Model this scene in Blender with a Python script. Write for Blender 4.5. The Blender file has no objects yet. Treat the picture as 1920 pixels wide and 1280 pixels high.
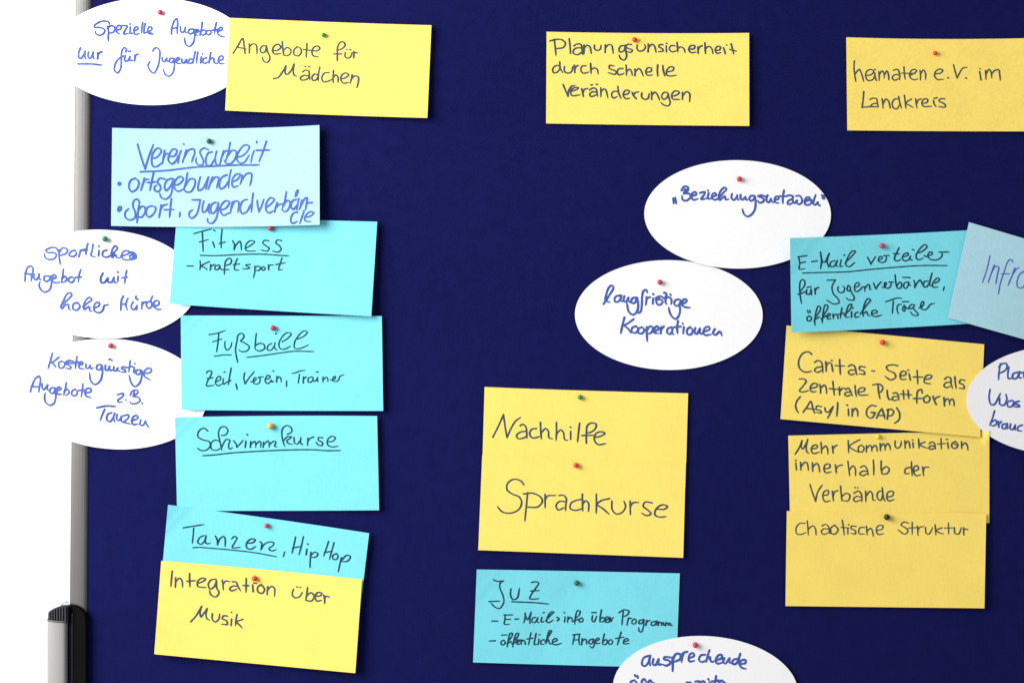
import bpy, bmesh, math, random
import numpy as np
from mathutils import Vector

random.seed(7)
rng = np.random.default_rng(7)
scene = bpy.context.scene

# ------------------------------------------------------------------ camera
PX = 0.000542            # metres on the board per photo pixel (a card is 20.5 cm wide)
DIST = 1.445             # camera to board
cam_d = bpy.data.cameras.new("camera")
cam = bpy.data.objects.new("camera", cam_d)
scene.collection.objects.link(cam)
cam.location = (0, -DIST, 0)
cam.rotation_euler = (math.radians(90), 0, 0)
cam_d.sensor_width = 36.0
cam_d.lens = 36.0 * DIST / (1920 * PX)
cam_d.clip_start = 0.05
cam_d.clip_end = 50
scene.camera = cam

# ------------------------------------------------------------------ light
world = bpy.data.worlds.new("World")
scene.world = world
world.use_nodes = True
bg = world.node_tree.nodes["Background"]
bg.inputs[0].default_value = (0.93, 0.96, 1.0, 1)
bg.inputs[1].default_value = 0.45

ld = bpy.data.lights.new("window_light", 'AREA')      # daylight from a window on the left
ld.shape = 'RECTANGLE'
ld.size = 1.15
ld.size_y = 1.25
ld.energy = 57.5
ld.color = (1.0, 0.985, 0.96)
lo = bpy.data.objects.new("window_light", ld)
scene.collection.objects.link(lo)
lo.location = (-1.36, -1.02, 0.52)
lo.rotation_euler = (Vector((-0.1, 0, 0)) - lo.location).to_track_quat('-Z', 'Y').to_euler()

scene.view_settings.view_transform = 'Standard'
scene.view_settings.look = 'None'
scene.view_settings.exposure = 0.0
scene.view_settings.gamma = 1.0
scene.view_settings.use_curve_mapping = False


def P(px, py, h):
    """Point h metres in front of the board that stands at photo pixel (px, py)."""
    f = (DIST - h) / DIST * PX
    return ((px - 960) * f, -h, (640 - py) * f)


# ------------------------------------------------------------------ materials
def new_mat(name):
    m = bpy.data.materials.new(name)
    m.use_nodes = True
    return m, m.node_tree.nodes, m.node_tree.links, m.node_tree.nodes["Principled BSDF"]


def noise(nt, scale, detail=3.0, rough=0.6, vec=None):
    n = nt.nodes.new("ShaderNodeTexNoise")
    n.inputs["Scale"].default_value = scale
    n.inputs["Detail"].default_value = detail
    n.inputs["Roughness"].default_value = rough
    if vec is not None:
        nt.links.new(vec, n.inputs["Vector"])
    return n.outputs["Fac"]


def math_node(nt, op, a, b):
    n = nt.nodes.new("ShaderNodeMath")
    n.operation = op
    for i, v in enumerate((a, b)):
        if isinstance(v, (int, float)):
            n.inputs[i].default_value = v
        else:
            nt.links.new(v, n.inputs[i])
    return n.outputs[0]


def ramp(nt, fac, stops):
    r = nt.nodes.new("ShaderNodeValToRGB")
    e = r.color_ramp.elements
    while len(e) < len(stops):
        e.new(0.5)
    for el, (p, c) in zip(e, stops):
        el.position = p
        el.color = (*c, 1)
    nt.links.new(fac, r.inputs[0])
    return r.outputs[0]


def bump(nt, bsdf, height, strength, dist):
    b = nt.nodes.new("ShaderNodeBump")
    b.inputs["Strength"].default_value = strength
    b.inputs["Distance"].default_value = dist
    nt.links.new(height, b.inputs["Height"])
    nt.links.new(b.outputs[0], bsdf.inputs["Normal"])


def geo_pos(nt):
    return nt.nodes.new("ShaderNodeNewGeometry").outputs["Position"]


def mul(c, k):
    return tuple(min(1, x * k) for x in c)


def paper_mat(name, col, var=0.085):
    m, n, l, b = new_mat(name)
    nt = m.node_tree
    pos = geo_pos(nt)
    f1 = noise(nt, 300, 5, 0.78, pos)       # pulp fibres
    f2 = noise(nt, 28, 3, 0.6, pos)         # cloudy sheet formation
    f = math_node(nt, 'ADD', math_node(nt, 'MULTIPLY', f1, 0.62), math_node(nt, 'MULTIPLY', f2, 0.38))
    c = ramp(nt, f, [(0.30, mul(col, 1 - var)), (0.5, col), (0.70, mul(col, 1 + var * 0.7))])
    l.new(c, b.inputs["Base Color"])
    b.inputs["Roughness"].default_value = 0.82
    b.inputs["Specular IOR Level"].default_value = 0.18
    bump(nt, b, f1, 0.35, 0.0003)
    return m


M = {}
M['yellow'] = paper_mat("yellow_card_paper", (0.91, 0.69, 0.152))
M['cyan'] = paper_mat("cyan_card_paper", (0.183, 0.645, 0.735))
M['pale'] = paper_mat("pale_blue_card_paper", (0.372, 0.605, 0.685))
M['white'] = paper_mat("white_card_paper", (0.86, 0.85, 0.86), 0.02)


def ink_mat(name, col, col2):
    m, n, l, b = new_mat(name)
    nt = m.node_tree
    pos = geo_pos(nt)
    f = math_node(nt, 'ADD', math_node(nt, 'MULTIPLY', noise(nt, 160, 2, 0.5, pos), 0.7),
                  math_node(nt, 'MULTIPLY', noise(nt, 1500, 2, 0.6, pos), 0.3))
    c = ramp(nt, f, [(0.36, col), (0.64, col2)])
    l.new(c, b.inputs["Base Color"])
    b.inputs["Roughness"].default_value = 0.6
    b.inputs["Specular IOR Level"].default_value = 0.2
    return m


INK = {
    'blue': ink_mat("blue_marker_ink", (0.036, 0.076, 0.31), (0.072, 0.125, 0.42)),
    'blue_pale': ink_mat("blue_marker_on_pale_card", (0.045, 0.090, 0.34), (0.080, 0.135, 0.44)),
    'slate': ink_mat("dark_marker_on_yellow", (0.032, 0.060, 0.092), (0.058, 0.090, 0.115)),
    'slate_thin': ink_mat("dark_marker_worn_on_yellow", (0.036, 0.066, 0.082), (0.080, 0.106, 0.100)),
    'black': ink_mat("black_marker_on_cyan", (0.007, 0.035, 0.056), (0.016, 0.066, 0.094)),
    'violet': ink_mat("violet_marker_ink", (0.055, 0.080, 0.36), (0.10, 0.15, 0.48)),
}


def felt_mat():
    m, n, l, b = new_mat("dark_blue_felt")
    nt = m.node_tree
    pos = geo_pos(nt)
    fine = noise(nt, 750, 5, 0.75, pos)
    mid = noise(nt, 70, 4, 0.6, pos)
    big = noise(nt, 6, 3, 0.5, pos)
    f = math_node(nt, 'ADD', math_node(nt, 'MULTIPLY', fine, 0.62),
                  math_node(nt, 'ADD', math_node(nt, 'MULTIPLY', mid, 0.24), math_node(nt, 'MULTIPLY', big, 0.14)))
    c = ramp(nt, f, [(0.33, (0.0058, 0.0066, 0.051)), (0.5, (0.0080, 0.0093, 0.070)),
                     (0.67, (0.0106, 0.0124, 0.091))])
    # sparse pale lint
    lint = noise(nt, 310, 2, 0.5, pos)
    lm = ramp(nt, lint, [(0.735, (0, 0, 0)), (0.80, (1, 1, 1))])
    mx = nt.nodes.new("ShaderNodeMix")
    mx.data_type = 'RGBA'
    mx.inputs[7].default_value = (0.022, 0.025, 0.115, 1)
    l.new(lm, mx.inputs[0])
    l.new(c, mx.inputs[6])
    l.new(mx.outputs[2], b.inputs["Base Color"])
    b.inputs["Roughness"].default_value = 1.0
    b.inputs["Specular IOR Level"].default_value = 0.0
    bump(nt, b, fine, 0.6, 0.0006)
    return m


def plain(name, col, rough, metal=0.0, spec=0.5, var=0.08, scale=60, stretch=None, coat=0.0):
    m, n, l, b = new_mat(name)
    nt = m.node_tree
    pos = geo_pos(nt)
    if stretch:
        mp = nt.nodes.new("ShaderNodeMapping")
        mp.inputs["Scale"].default_value = stretch
        l.new(pos, mp.inputs[0])
        pos = mp.outputs[0]
    f = noise(nt, scale, 3, 0.6, pos)
    l.new(ramp(nt, f, [(0.3, mul(col, 1 - var)), (0.7, mul(col, 1 + var))]), b.inputs["Base Color"])
    b.inputs["Roughness"].default_value = rough
    b.inputs["Metallic"].default_value = metal
    b.inputs["Specular IOR Level"].default_value = spec
    b.inputs["Coat Weight"].default_value = coat
    b.inputs["Coat Roughness"].default_value = 0.15
    return m


M['felt'] = felt_mat()
M['alu'] = plain("satin_aluminium", (0.140, 0.137, 0.133), 0.42, 0.25, 0.5, 0.05, 90, (1, 1, 0.08))
M['alu_leg'] = plain("silver_leg_profile", (0.34, 0.323, 0.315), 0.5, 0.05, 0.45, 0.04, 90, (1, 1, 0.08))
M['black_plastic'] = plain("black_plastic", (0.0035, 0.003, 0.003), 0.55, 0, 0.06, 0.2)
M['cap_plastic'] = plain("ribbed_cap_plastic", (0.008, 0.007, 0.014), 0.45, 0, 0.2, 0.2)
M['rib'] = plain("grey_rib_plastic", (0.055, 0.055, 0.062), 0.4, 0, 0.4)
M['clear'] = plain("grey_clip_plastic", (0.35, 0.40, 0.45), 0.25, 0, 0.5)
M['wall'] = plain("white_wall_paint", (0.88, 0.88, 0.88), 0.9, 0, 0.1, 0.01, 12)
M['steel'] = plain("pin_steel", (0.6, 0.6, 0.6), 0.3, 1.0)
M['red'] = plain("red_pin_plastic", (0.50, 0.030, 0.070), 0.28, 0, 0.5, 0.05)
M['bright_red'] = plain("bright_red_pin_plastic", (0.62, 0.045, 0.030), 0.3, 0, 0.5, 0.05)
M['green'] = plain("green_pin_plastic", (0.018, 0.22, 0.085), 0.3, 0, 0.5, 0.05)
M['dark_green'] = plain("dark_green_pin_plastic", (0.018, 0.085, 0.060), 0.3, 0, 0.5, 0.05)
M['amber'] = plain("amber_pin_plastic", (0.72, 0.40, 0.05), 0.3, 0, 0.5, 0.05)
M['lemon'] = plain("lemon_pin_plastic", (0.85, 0.66, 0.04), 0.3, 0, 0.5, 0.05)
M['jet'] = plain("black_pin_plastic", (0.018, 0.012, 0.010), 0.25, 0, 0.5, 0.05)


# ------------------------------------------------------------------ scene helpers
COL = scene.collection


def link_mesh(name, verts, faces, mat, parent=None, smooth=False):
    me = bpy.data.meshes.new(name)
    me.from_pydata(verts, [], faces)
    me.update()
    if smooth:
        me.polygons.foreach_set("use_smooth", [True] * len(me.polygons))
    me.materials.append(mat)
    o = bpy.data.objects.new(name, me)
    COL.objects.link(o)
    if parent:
        o.parent = parent
        o.matrix_parent_inverse = parent.matrix_world.inverted()
    return o


def thing(name, label, cat, loc=(0, 0, 0), group=None):
    o = bpy.data.objects.new(name, None)
    o.empty_display_size = 0.02
    COL.objects.link(o)
    o.location = loc
    o['label'] = label
    o['category'] = cat
    if group:
        o['group'] = group
    bpy.context.view_layer.update()
    return o


class MB:
    """Collects boxes, rods and profiles into one mesh."""
    def __init__(self):
        self.v, self.f = [], []

    def add(self, vs, fs):
        k = len(self.v)
        self.v += vs
        self.f += [tuple(i + k for i in f) for f in fs]

    def extrude(self, rings, caps=True):
        n = len(rings[0])
        vs = [p for r in rings for p in r]
        fs = []
        for j in range(len(rings) - 1):
            for i in range(n):
                a, b = j * n + i, j * n + (i + 1) % n
                fs.append((a, b, b + n, a + n))
        if caps:
            fs.append(tuple(range(n))[::-1])
            fs.append(tuple(range((len(rings) - 1) * n, len(rings) * n)))
        self.add(vs, fs)

    def build(self, name, mat, parent=None, smooth=False, bevel=0.0):
        o = link_mesh(name, self.v, self.f, mat, parent, smooth)
        bm = bmesh.new()
        bm.from_mesh(o.data)
        bmesh.ops.recalc_face_normals(bm, faces=bm.faces)
        bm.to_mesh(o.data)
        bm.free()
        if bevel:
            md = o.modifiers.new("bevel", 'BEVEL')
            md.width = bevel
            md.segments = 3
            md.limit_method = 'ANGLE'
        return o


# Handwriting: pen strokes per card.  Each entry: origin (x, y) and magnification of the
# sketch it was drawn in, then lines of writing; "/" lifts the pen, "*" makes a sharp turn.
# A line that starts with "_" is an underline.
TEXT = {
'spezielle': (120, 0, 6, [
 "512,272 500,250 450,240 390,255 340,295 345,310 400,312 450,330 460,350 440,385 390,400 355,375 350,352 / 490,300 500,350 498,420 498,466 / 490,320 520,295 560,300 575,330 555,365 510,375 / 590,345 640,325 640,295 610,290 590,320 595,365 630,388 / 660,290 712,295 690,340 670,385 722,380 / 745,308 745,340 742,380 765,378 / 742,270 744,276 / 785,355 830,330 825,305 800,310 785,350 800,390 845,380 / 885,255 875,320 868,375 / 912,270 902,330 900,375 930,368 / 935,360 985,340 985,310 960,305 940,340 945,375 980,385 1010,386 / 940,350 960,370 985,378 / 1208,385 1215,310 1240,240 1270,210 1278,260 1274,330 1272,382 / 1205,328 1275,312 / 1310,305 1310,345 1325,370 1350,355 1365,310* 1362,360 1378,372 / 1450,330 1410,335 1398,365 1420,385 1460,360 1468,335* 1470,400 1455,480 1410,525 1370,500 1355,430 / 1475,375 1515,350 1500,332 1480,350 1478,392 1505,400 / 1555,255 1545,330 1530,395* 1548,352 1592,345 1598,375 1562,398 1536,388 / 1640,345 1610,350 1600,375 1625,395 1655,372 1640,345 / 1715,258 1700,320 1692,380 / 1660,345 1732,335 / 1725,360 1780,335 1778,310 1748,320 1728,365 1745,400 1805,420",
 "185,542 165,600 170,655 190,660 215,630 238,580* 232,630 245,662 / 275,590 272,640 288,662 310,640 328,590* 325,640 335,660 / 378,598 380,640 376,664 / 378,630 395,600 425,584 / 695,585 702,555 678,538 650,580 645,680 638,770 602,822 570,795 570,740 600,680 650,640 685,628 / 690,628 680,670 690,692 720,682 742,638* 737,682 768,682 / 725,578 730,585 / 746,575 752,581 / 795,625 797,655 793,688 / 797,655 810,620 832,612 / 1000,578 1012,552 1045,540 1075,570 1075,650 1058,745 1010,825 965,790 945,735 968,692 / 1105,650 1108,688 1130,695 1155,658* 1155,688 1172,692 / 1235,658 1195,662 1185,695 1210,710 1240,668* 1242,740 1225,820 1180,860 1140,840 1118,785 / 1260,690 1300,665 1285,648 1262,680 1275,715 1312,715 / 1325,668 1330,705 1350,712 1375,672* 1372,705 1392,712 / 1440,668 1410,672 1400,705 1425,718 1450,690 / 1475,585 1460,660 1450,714 / 1505,590 1495,650 1488,712 / 1545,645 1535,710 / 1556,605 1560,610 / 1605,655 1575,662 1560,700 1585,716 1615,700 / 1650,595 1640,660 1630,714 / 1636,680 1665,655 1685,662 1688,700 1705,716 1732,712 / 1735,690 1788,665 1785,634 1755,638 1735,680 1750,715 1800,720",
 "_158,722 300,722 425,735"]),
'angebote': (410, 20, 4.683, [
 "128,375 170,310 210,245 225,320 232,382 / 155,322 200,330 243,338 / 268,295 270,330 268,378 / 268,320 300,294 328,302 336,340 335,382 / 415,310 385,312 365,340 375,370 405,365 420,312* 428,360 448,405 444,440 420,457 395,445 382,410 / 472,348 510,352 545,325 525,298 490,310 472,350 490,382 545,378 / 558,275 562,330 572,395 / 570,350 600,325 632,345 630,380 595,398 572,390 / 690,318 660,350 665,390 700,398 725,370 720,335 690,318 / 775,292 772,350 768,412 / 742,342 800,350 825,352 860,355 888,335 875,315 840,320 820,355 828,395 880,410 / 1042,437 1042,380 1045,320 1070,278 1100,280 1110,305 1085,335 1050,348 / 1012,382 1080,382 / 1112,370 1110,405 1130,418 1160,405 1170,370 / 1122,342 1129,343 / 1150,344 1162,346 / 1185,362 1187,390 1185,415 / 1185,388 1200,368 1220,374",
 "482,598 520,590 560,540 590,487* 585,555 605,560 640,520 662,472* 655,540 665,570 688,578 / 735,540 760,525 790,530 796,570 800,610 / 790,575 750,570 718,590 725,610 770,605 795,585 / 757,492 765,494 / 786,494 800,494 / 870,565 840,560 818,590 830,615 860,605 875,570 / 888,498 876,560 875,615 / 970,545 930,550 905,590 920,625 965,620 1002,600 / 1008,530 1005,590 1005,635 / 1005,590 1030,565 1048,590 1048,632 / 1075,600 1110,592 1142,565 1115,548 1080,570 1073,610 1095,638 1142,630 / 1172,565 1165,600 1155,640 / 1165,600 1195,575 1225,585 1226,630 1213,678"]),
'planung': (1010, 50, 4.683, [
 "137,115 145,180 152,253 / 98,128 150,115 205,118 235,150 215,185 150,195 / 268,108 275,170 280,240 / 308,172 335,155 370,158 380,195 382,243 / 375,190 340,188 308,205 305,235 340,248 380,225 / 398,165 398,200 395,240 / 400,190 425,165 450,180 458,215 462,238 / 490,165 490,195 510,210 540,200 548,165 / 585,162 585,200 583,230 / 585,190 615,160 640,165 650,200 655,238 / 755,170 725,170 705,200 715,225 750,210 762,165* 765,215 772,265 750,295 718,280 706,252 / 815,160 780,158 765,180 790,195 822,208 812,226 768,220 / 865,165 865,200 885,217 925,205 937,180 930,160 / 962,155 963,190 960,222 / 965,182 995,157 1015,170 1030,225 / 1090,160 1060,162 1055,180 1085,195 1090,215 1050,222 / 1120,172 1122,222 / 1120,148 1128,150 / 1195,170 1160,170 1148,200 1170,222 1215,212 / 1215,140 1218,180 1222,222 / 1220,195 1245,180 1275,195 1285,228 / 1320,200 1365,195 1370,170 1335,170 1318,205 1340,230 1380,225 / 1398,180 1400,235 / 1400,205 1415,178 1435,170 / 1460,145 1462,200 1465,238 / 1465,195 1495,175 1520,195 1530,240 / 1550,210 1590,205 1595,180 1570,175 1550,205 1565,235 1600,230 / 1622,188 1632,210 1638,238 / 1647,162 1653,164 / 1690,155 1702,200 1712,240 / 1676,202 1735,216",
 "185,345 150,345 125,370 130,405 165,400 188,365 / 185,312 190,370 212,405 / 225,352 228,395 255,410 290,395 298,352 / 312,340 316,375 318,405 / 316,378 330,350 347,342 / 415,345 380,350 370,385 390,410 440,400 / 455,325 458,370 460,412 / 460,375 495,365 515,380 522,415 / 662,348 625,342 620,365 660,385 685,400 668,420 610,405 / 740,370 705,372 690,400 705,425 750,412 / 768,340 770,390 772,430 / 772,395 800,375 815,395 822,430 / 845,375 847,400 845,432 / 848,398 880,370 900,390 918,435 / 940,400 985,395 990,368 960,362 940,395 955,428 1000,425 / 1045,340 1042,380 1045,435 / 1090,345 1095,390 1108,435 / 1120,400 1180,385 1185,360 1155,355 1125,385 1125,425 1150,435 1207,428",
 "215,510 240,570 258,612* 265,560 290,525 318,518 / 275,570 330,555 350,538 320,535 285,560 290,605 365,600 / 378,548 386,580 392,612 / 386,585 405,550 430,545 / 445,558 480,540 505,550 512,580 516,612 / 505,575 470,575 448,595 460,615 505,600 / 460,513 471,511 / 504,507 520,509 / 545,540 547,580 545,618 / 548,572 575,548 590,560 608,625 / 690,570 655,572 640,600 655,628 690,615 / 695,528 702,580 722,630 / 740,600 785,590 795,565 765,560 742,595 760,632 800,630 / 820,578 835,610 858,635 / 830,604 850,580 877,575 / 905,585 905,620 930,640 960,630 970,590 / 990,575 993,610 992,640 / 995,602 1020,577 1040,595 1062,645 / 1130,580 1100,580 1080,610 1095,640 1125,625 1138,590* 1145,630 1155,670 1140,695 1100,690 1072,668 / 1165,615 1215,600 1235,577 1200,565 1170,595 1175,635 1240,640 / 1262,580 1263,610 1262,640 / 1265,607 1300,572 1325,590 1325,660"]),
'heimaten': (1570, 60, 5.486, [
 "175,300 172,380 190,512 / 185,430 225,387 245,420 272,510 / 292,450 350,440 375,405 340,387 300,410 292,460 315,500 365,490 388,440 / 385,425 390,470 402,498 / 384,388 392,386 / 425,410 430,450 430,500 / 430,445 460,402 480,430 482,475 / 482,445 510,402 525,440 530,495 / 575,395 620,388 640,430 640,495 / 635,442 590,442 565,470 585,498 635,480 / 685,362 690,430 698,488 / 662,425 740,428 805,428 / 745,450 800,420 815,397 780,387 748,420 745,460 780,492 830,485 / 850,400 855,440 855,495 / 855,435 885,392 905,420 908,490 / 1000,432 1060,425 1085,397 1050,384 1010,410 1000,455 1030,490 1088,488 / 1133,473 1144,473 / 1195,340 1210,400 1232,475* 1260,420 1290,375 1335,365 / 1316,475 1331,478 / 1465,410 1470,450 1478,495 / 1464,380 1473,382 / 1525,400 1528,450 1528,490 / 1530,435 1560,387 1580,410 1588,475 / 1588,432 1620,397 1660,392 1670,440 1676,495",
 "272,615 265,700 255,778* 330,770 420,772 / 335,695 370,682 405,690 410,730 422,772 / 408,737 370,740 345,757 / 460,690 468,740 470,785 / 468,742 500,692 525,710 545,785 / 625,692 590,692 565,730 575,780 610,792 640,750 / 630,665 640,720 658,785 / 690,655 698,720 705,785 / 765,690 705,732 740,755 780,778 / 805,690 812,745 820,785 / 815,745 830,702 862,690 / 870,735 920,727 930,697 895,690 870,725 885,765 970,765 / 990,708 995,740 1012,765 / 993,685 1027,678 / 1105,690 1060,690 1045,710 1080,730 1108,748 1110,772 1040,770"]),
'vereins': (200, 225, 4.571, [
 "265,210 290,300 330,422* 360,320 400,212 / 385,330 430,320 468,265 440,242 400,280 385,350 400,400 440,395 468,370 / 497,262 487,320 478,375 / 487,325 510,290 542,297 / 535,312 580,310 602,262 570,250 535,300 530,350 560,377 597,345 612,305 / 637,265 620,310 610,372 / 656,206 662,210 / 682,260 667,310 650,365 / 667,318 700,262 745,250 755,280 742,320 730,362 / 872,258 835,242 800,270 812,310 830,350 820,385 790,388 765,360 768,325 / 905,275 870,285 850,340 860,390 890,390 925,335 / 942,270 930,330 942,385 962,385 / 1002,265 985,320 970,382 / 985,322 1010,272 1042,262 / 1058,195 1045,270 1020,350 / 1035,310 1075,262 1110,270 1105,320 1070,370 1030,375 1005,345 / 1115,320 1160,310 1205,270 1222,228 1185,215 1140,260 1115,330 1140,370 1180,362 1222,300 / 1264,265 1247,310 1237,367 / 1284,184 1288,196 / 1370,182 1340,270 1306,358 / 1285,262 1395,258",
 "98,545 110,535 120,546 108,560 98,548 110,545 / 245,500 205,520 192,580 215,615 260,590 275,530 245,500 / 322,500 307,560 292,605 / 307,552 335,512 362,510 / 402,455 385,530 370,605 / 350,537 427,530 / 497,507 455,500 435,535 457,560 462,590 440,615 410,600 412,570 430,560 / 560,502 520,515 495,570 510,605 545,570 575,510* 565,580 545,650 500,680 465,660 455,630 / 575,560 620,550 657,505 630,485 590,520 580,580 610,612 657,595 / 692,455 677,540 660,600 / 677,560 715,507 755,512 755,560 720,615 680,615 660,595 / 802,490 785,560 785,605 820,592 850,540 872,490* 857,560 850,597 / 907,490 887,545 870,595 / 887,545 930,492 957,492 957,530 942,582 / 1030,472 990,490 965,545 975,590 1010,575 1045,520 / 1065,430 1050,510 1045,582 / 1075,532 1120,510 1145,467 1110,467 1075,520 1085,575 1127,565 / 1162,475 1155,520 1143,552 / 1160,512 1200,462 1240,460 1242,500 1228,562",
 "95,770 102,748 125,743 122,768 102,784 95,768 110,760 / 282,712 265,680 235,690 225,740 245,790 240,840 195,857 160,832 160,790 190,760 / 277,730 267,800 260,882 / 272,772 300,742 325,747 330,790 300,832 265,830 / 390,737 350,750 338,800 360,832 405,800 420,752 390,737 / 467,730 457,790 448,837 / 457,780 480,737 522,722 / 554,675 545,760 538,832 / 495,770 577,768 / 629,795 625,827 / 733,685 802,685* 792,740 770,810 730,842 708,825 712,790 737,770 / 832,695 820,750 825,792 850,780 880,720* 870,780 887,807 / 935,707 905,720 890,770 910,802 945,760 957,710* 952,790 930,860 895,887 865,870 865,845 / 975,772 1020,757 1052,705 1025,692 985,725 975,780 1000,817 1047,797 / 1077,700 1067,760 1058,802 / 1067,760 1100,697 1130,702 1132,740 1125,792 / 1205,682 1170,692 1145,750 1160,802 1200,787 1235,720 / 1255,628 1245,720 1240,787 / 1290,690 1295,740 1305,787* 1330,730 1347,680 / 1365,752 1405,722 1437,682 1405,667 1370,710 1365,770 1390,797 1427,780 / 1462,710 1447,750 1440,792 / 1450,752 1475,727 1502,720 / 1540,618 1525,700 1505,762 / 1510,742 1545,692 1570,700 1565,750 1530,787 1500,770 / 1625,682 1595,692 1580,740 1600,767 1630,730 / 1647,675 1635,730 1630,772 / 1632,603 1622,630 1618,655 / 1640,605 1634,630 1624,652 / 1672,690 1662,740 1650,767 / 1665,732 1700,672 1717,667 1712,720 1705,767 / 1725,712 1760,708 / 1637,790 1600,800 1578,850 1590,887 1632,870 / 1692,778 1675,830 1655,887 / 1700,832 1740,827 1775,797 1745,787 1705,820 1700,862 1747,872",
 "_288,445 500,435 760,405 900,398 1100,388 1308,386"]),
'fitness': (310, 405, 4.683, [
 "252,155 320,135 405,115 / 325,140 328,220 332,312 / 298,228 340,218 378,206 / 416,228 425,250 432,274 / 425,122 437,132 / 498,118 490,200 490,280 / 470,242 525,228 / 590,218 607,250 603,294* 625,250 655,222 665,250 668,298 / 700,285 750,257 785,225 745,217 705,260 712,302 795,308 / 910,217 870,215 855,235 880,260 912,282 895,307 838,297 / 1022,217 985,210 970,235 1000,260 1017,290 990,317 940,307",
 "190,438 247,440 / 305,395 308,430 303,474 / 387,400 340,422 318,440 350,455 367,474 / 398,425 395,474 / 398,447 420,430 433,425 / 472,430 440,440 435,467 460,470 480,440* 482,462 495,470 / 535,432 570,420 580,385 565,370 530,395 520,450 518,512 / 493,472 557,470 / 632,375 610,430 610,470 647,475 / 597,427 652,420 / 747,425 705,430 725,445 742,455 710,464 675,460 / 785,440 785,490 773,542 / 785,452 815,440 837,455 820,477 785,475 / 865,445 845,455 850,474 870,472 877,457 865,445 / 905,430 907,470 / 905,452 915,432 945,430 / 1024,368 1005,430 995,472 1027,470 / 970,427 1052,410",
 "_308,345 450,348 650,338 850,335 1000,345 1085,350"]),
'sport': (30, 420, 5.818, [
 "455,287 440,262 380,258 325,290 345,310 420,315 440,335 420,375 350,385 312,355 310,328 / 470,285 470,350 483,440 / 470,310 510,260 562,280 545,320 475,345 / 640,287 600,300 580,340 620,355 660,325 645,290 / 702,285 697,320 685,357 / 697,310 720,282 762,275 / 782,215 767,280 762,332 / 735,292 775,280 / 840,225 830,290 820,345 862,358 / 905,290 900,347 / 902,240 906,246 / 992,285 950,300 945,345 985,362 1030,345 1080,300 1107,260 1085,238 1055,270 1040,330 1050,365 1085,332 1100,365 1132,370 / 1140,352 1220,325 1237,302 1190,292 1160,315 1150,355 1175,385 1240,390 1310,367 1302,325 1260,305 1215,330 / 1235,350 1285,330 1307,350 1270,372 1240,370 / 1260,320 1290,340 1275,360",
 "98,622 105,540 130,470 165,460 187,490 172,560 165,624 / 95,537 175,552 / 195,545 195,590 215,610 245,580 252,545* 250,590 267,607 / 355,567 315,570 305,610 335,627 370,595 378,570* 387,640 370,710 320,742 275,720 252,670 260,630 / 395,602 437,577 420,552 395,570 395,620 435,642 477,632 / 517,493 507,570 495,637 / 500,592 540,572 552,610 515,637 / 610,577 580,590 575,622 610,637 637,600 615,577 / 707,498 687,560 680,632 / 650,582 710,578 / 947,538 925,590 930,637 965,637 1002,590* 1005,632 1045,632 1067,585* 1072,632 1092,640 / 1114,572 1110,622 / 1110,520 1114,529 / 1207,508 1192,580 1185,647 / 1155,587 1214,578",
 "490,887 560,830 607,775 595,750 560,760 520,830 490,900 500,922 540,882 570,877 575,920 597,937 / 670,857 630,870 620,920 660,940 697,900 675,858 / 730,902 780,862 825,825 805,800 770,820 740,880 745,932 780,907 800,902 805,945 832,952 / 855,917 907,887 907,857 870,860 850,900 860,950 910,967 950,932 960,892 1007,878 / 1171.3,785.1 1151.2,828.3 1142.5,940.6 / 1220.3,811 1203,851.3 1200.1,894.5 1214.5,937.7 / 1148.3,872.9 1200.1,871.5 / 1277.8,848.5 1260.6,877.2 1257.7,911.8 1275,931.9 1298,923.3 1321,888.8* 1316.7,917.5 1313.8,931.9 / 1309.5,788 1303.7,813.9 1315.3,805.3 1312.4,819.7 1329.7,821.1 / 1377.2,851.3 1370,923.3 / 1378.6,871.5 1395.9,854.2 1416,848.5 / 1465,842.7 1430.4,854.2 1421.8,880.1 1430.4,906 1450.6,917.5 1473.6,906 1479.3,877.2 / 1488,788 1473.6,819.7 1473.6,854.2 1488,877.2 1493.7,894.5 / 1499.5,897.4 1531.2,891.6 1557.1,874.4 1560,848.5 1536.9,834.1 1513.9,842.7 1499.5,865.7 1502.4,894.5 1525.4,920.4 1551.3,931.9 1580.1,927.6 / 1479.3,883 1513.9,885.9"]),
'kosten': (40, 630, 5.486, [
 "320,176 300,250 275,332 / 387,215 330,262 315,272 345,300 357,320 / 415,257 385,275 395,327 430,322 447,280 420,257 / 532,257 480,252 450,280 490,300 512,320 490,337 455,325 / 460,272 522,280 / 572,210 562,270 555,332 / 535,277 582,265 / 590,302 632,282 620,262 595,280 595,327 642,337 / 665,290 665,327 685,332 707,300* 712,332 737,327 / 815,292 780,300 775,337 805,347 830,305* 834,380 810,460 755,497 715,460 700,378 / 865,300 865,347 890,347 907,310* 907,347 927,352 / 904,240 912,236 / 925,244 934,250 / 950,315 950,352 970,357 992,325* 992,352 1012,360 / 1080,322 1040,315 1030,335 1065,345 1070,367 1030,367 / 1120,253 1112,320 1105,367 / 1085,322 1142,312 / 1162,320 1155,372 / 1165,280 1169,286 / 1225,347 1185,350 1180,387 1210,392 1235,355* 1237,420 1210,490 1165,517 1130,480 1108,403 / 1260,382 1327,372 1337,337 1300,330 1260,370 1265,410 1327,452",
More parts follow.
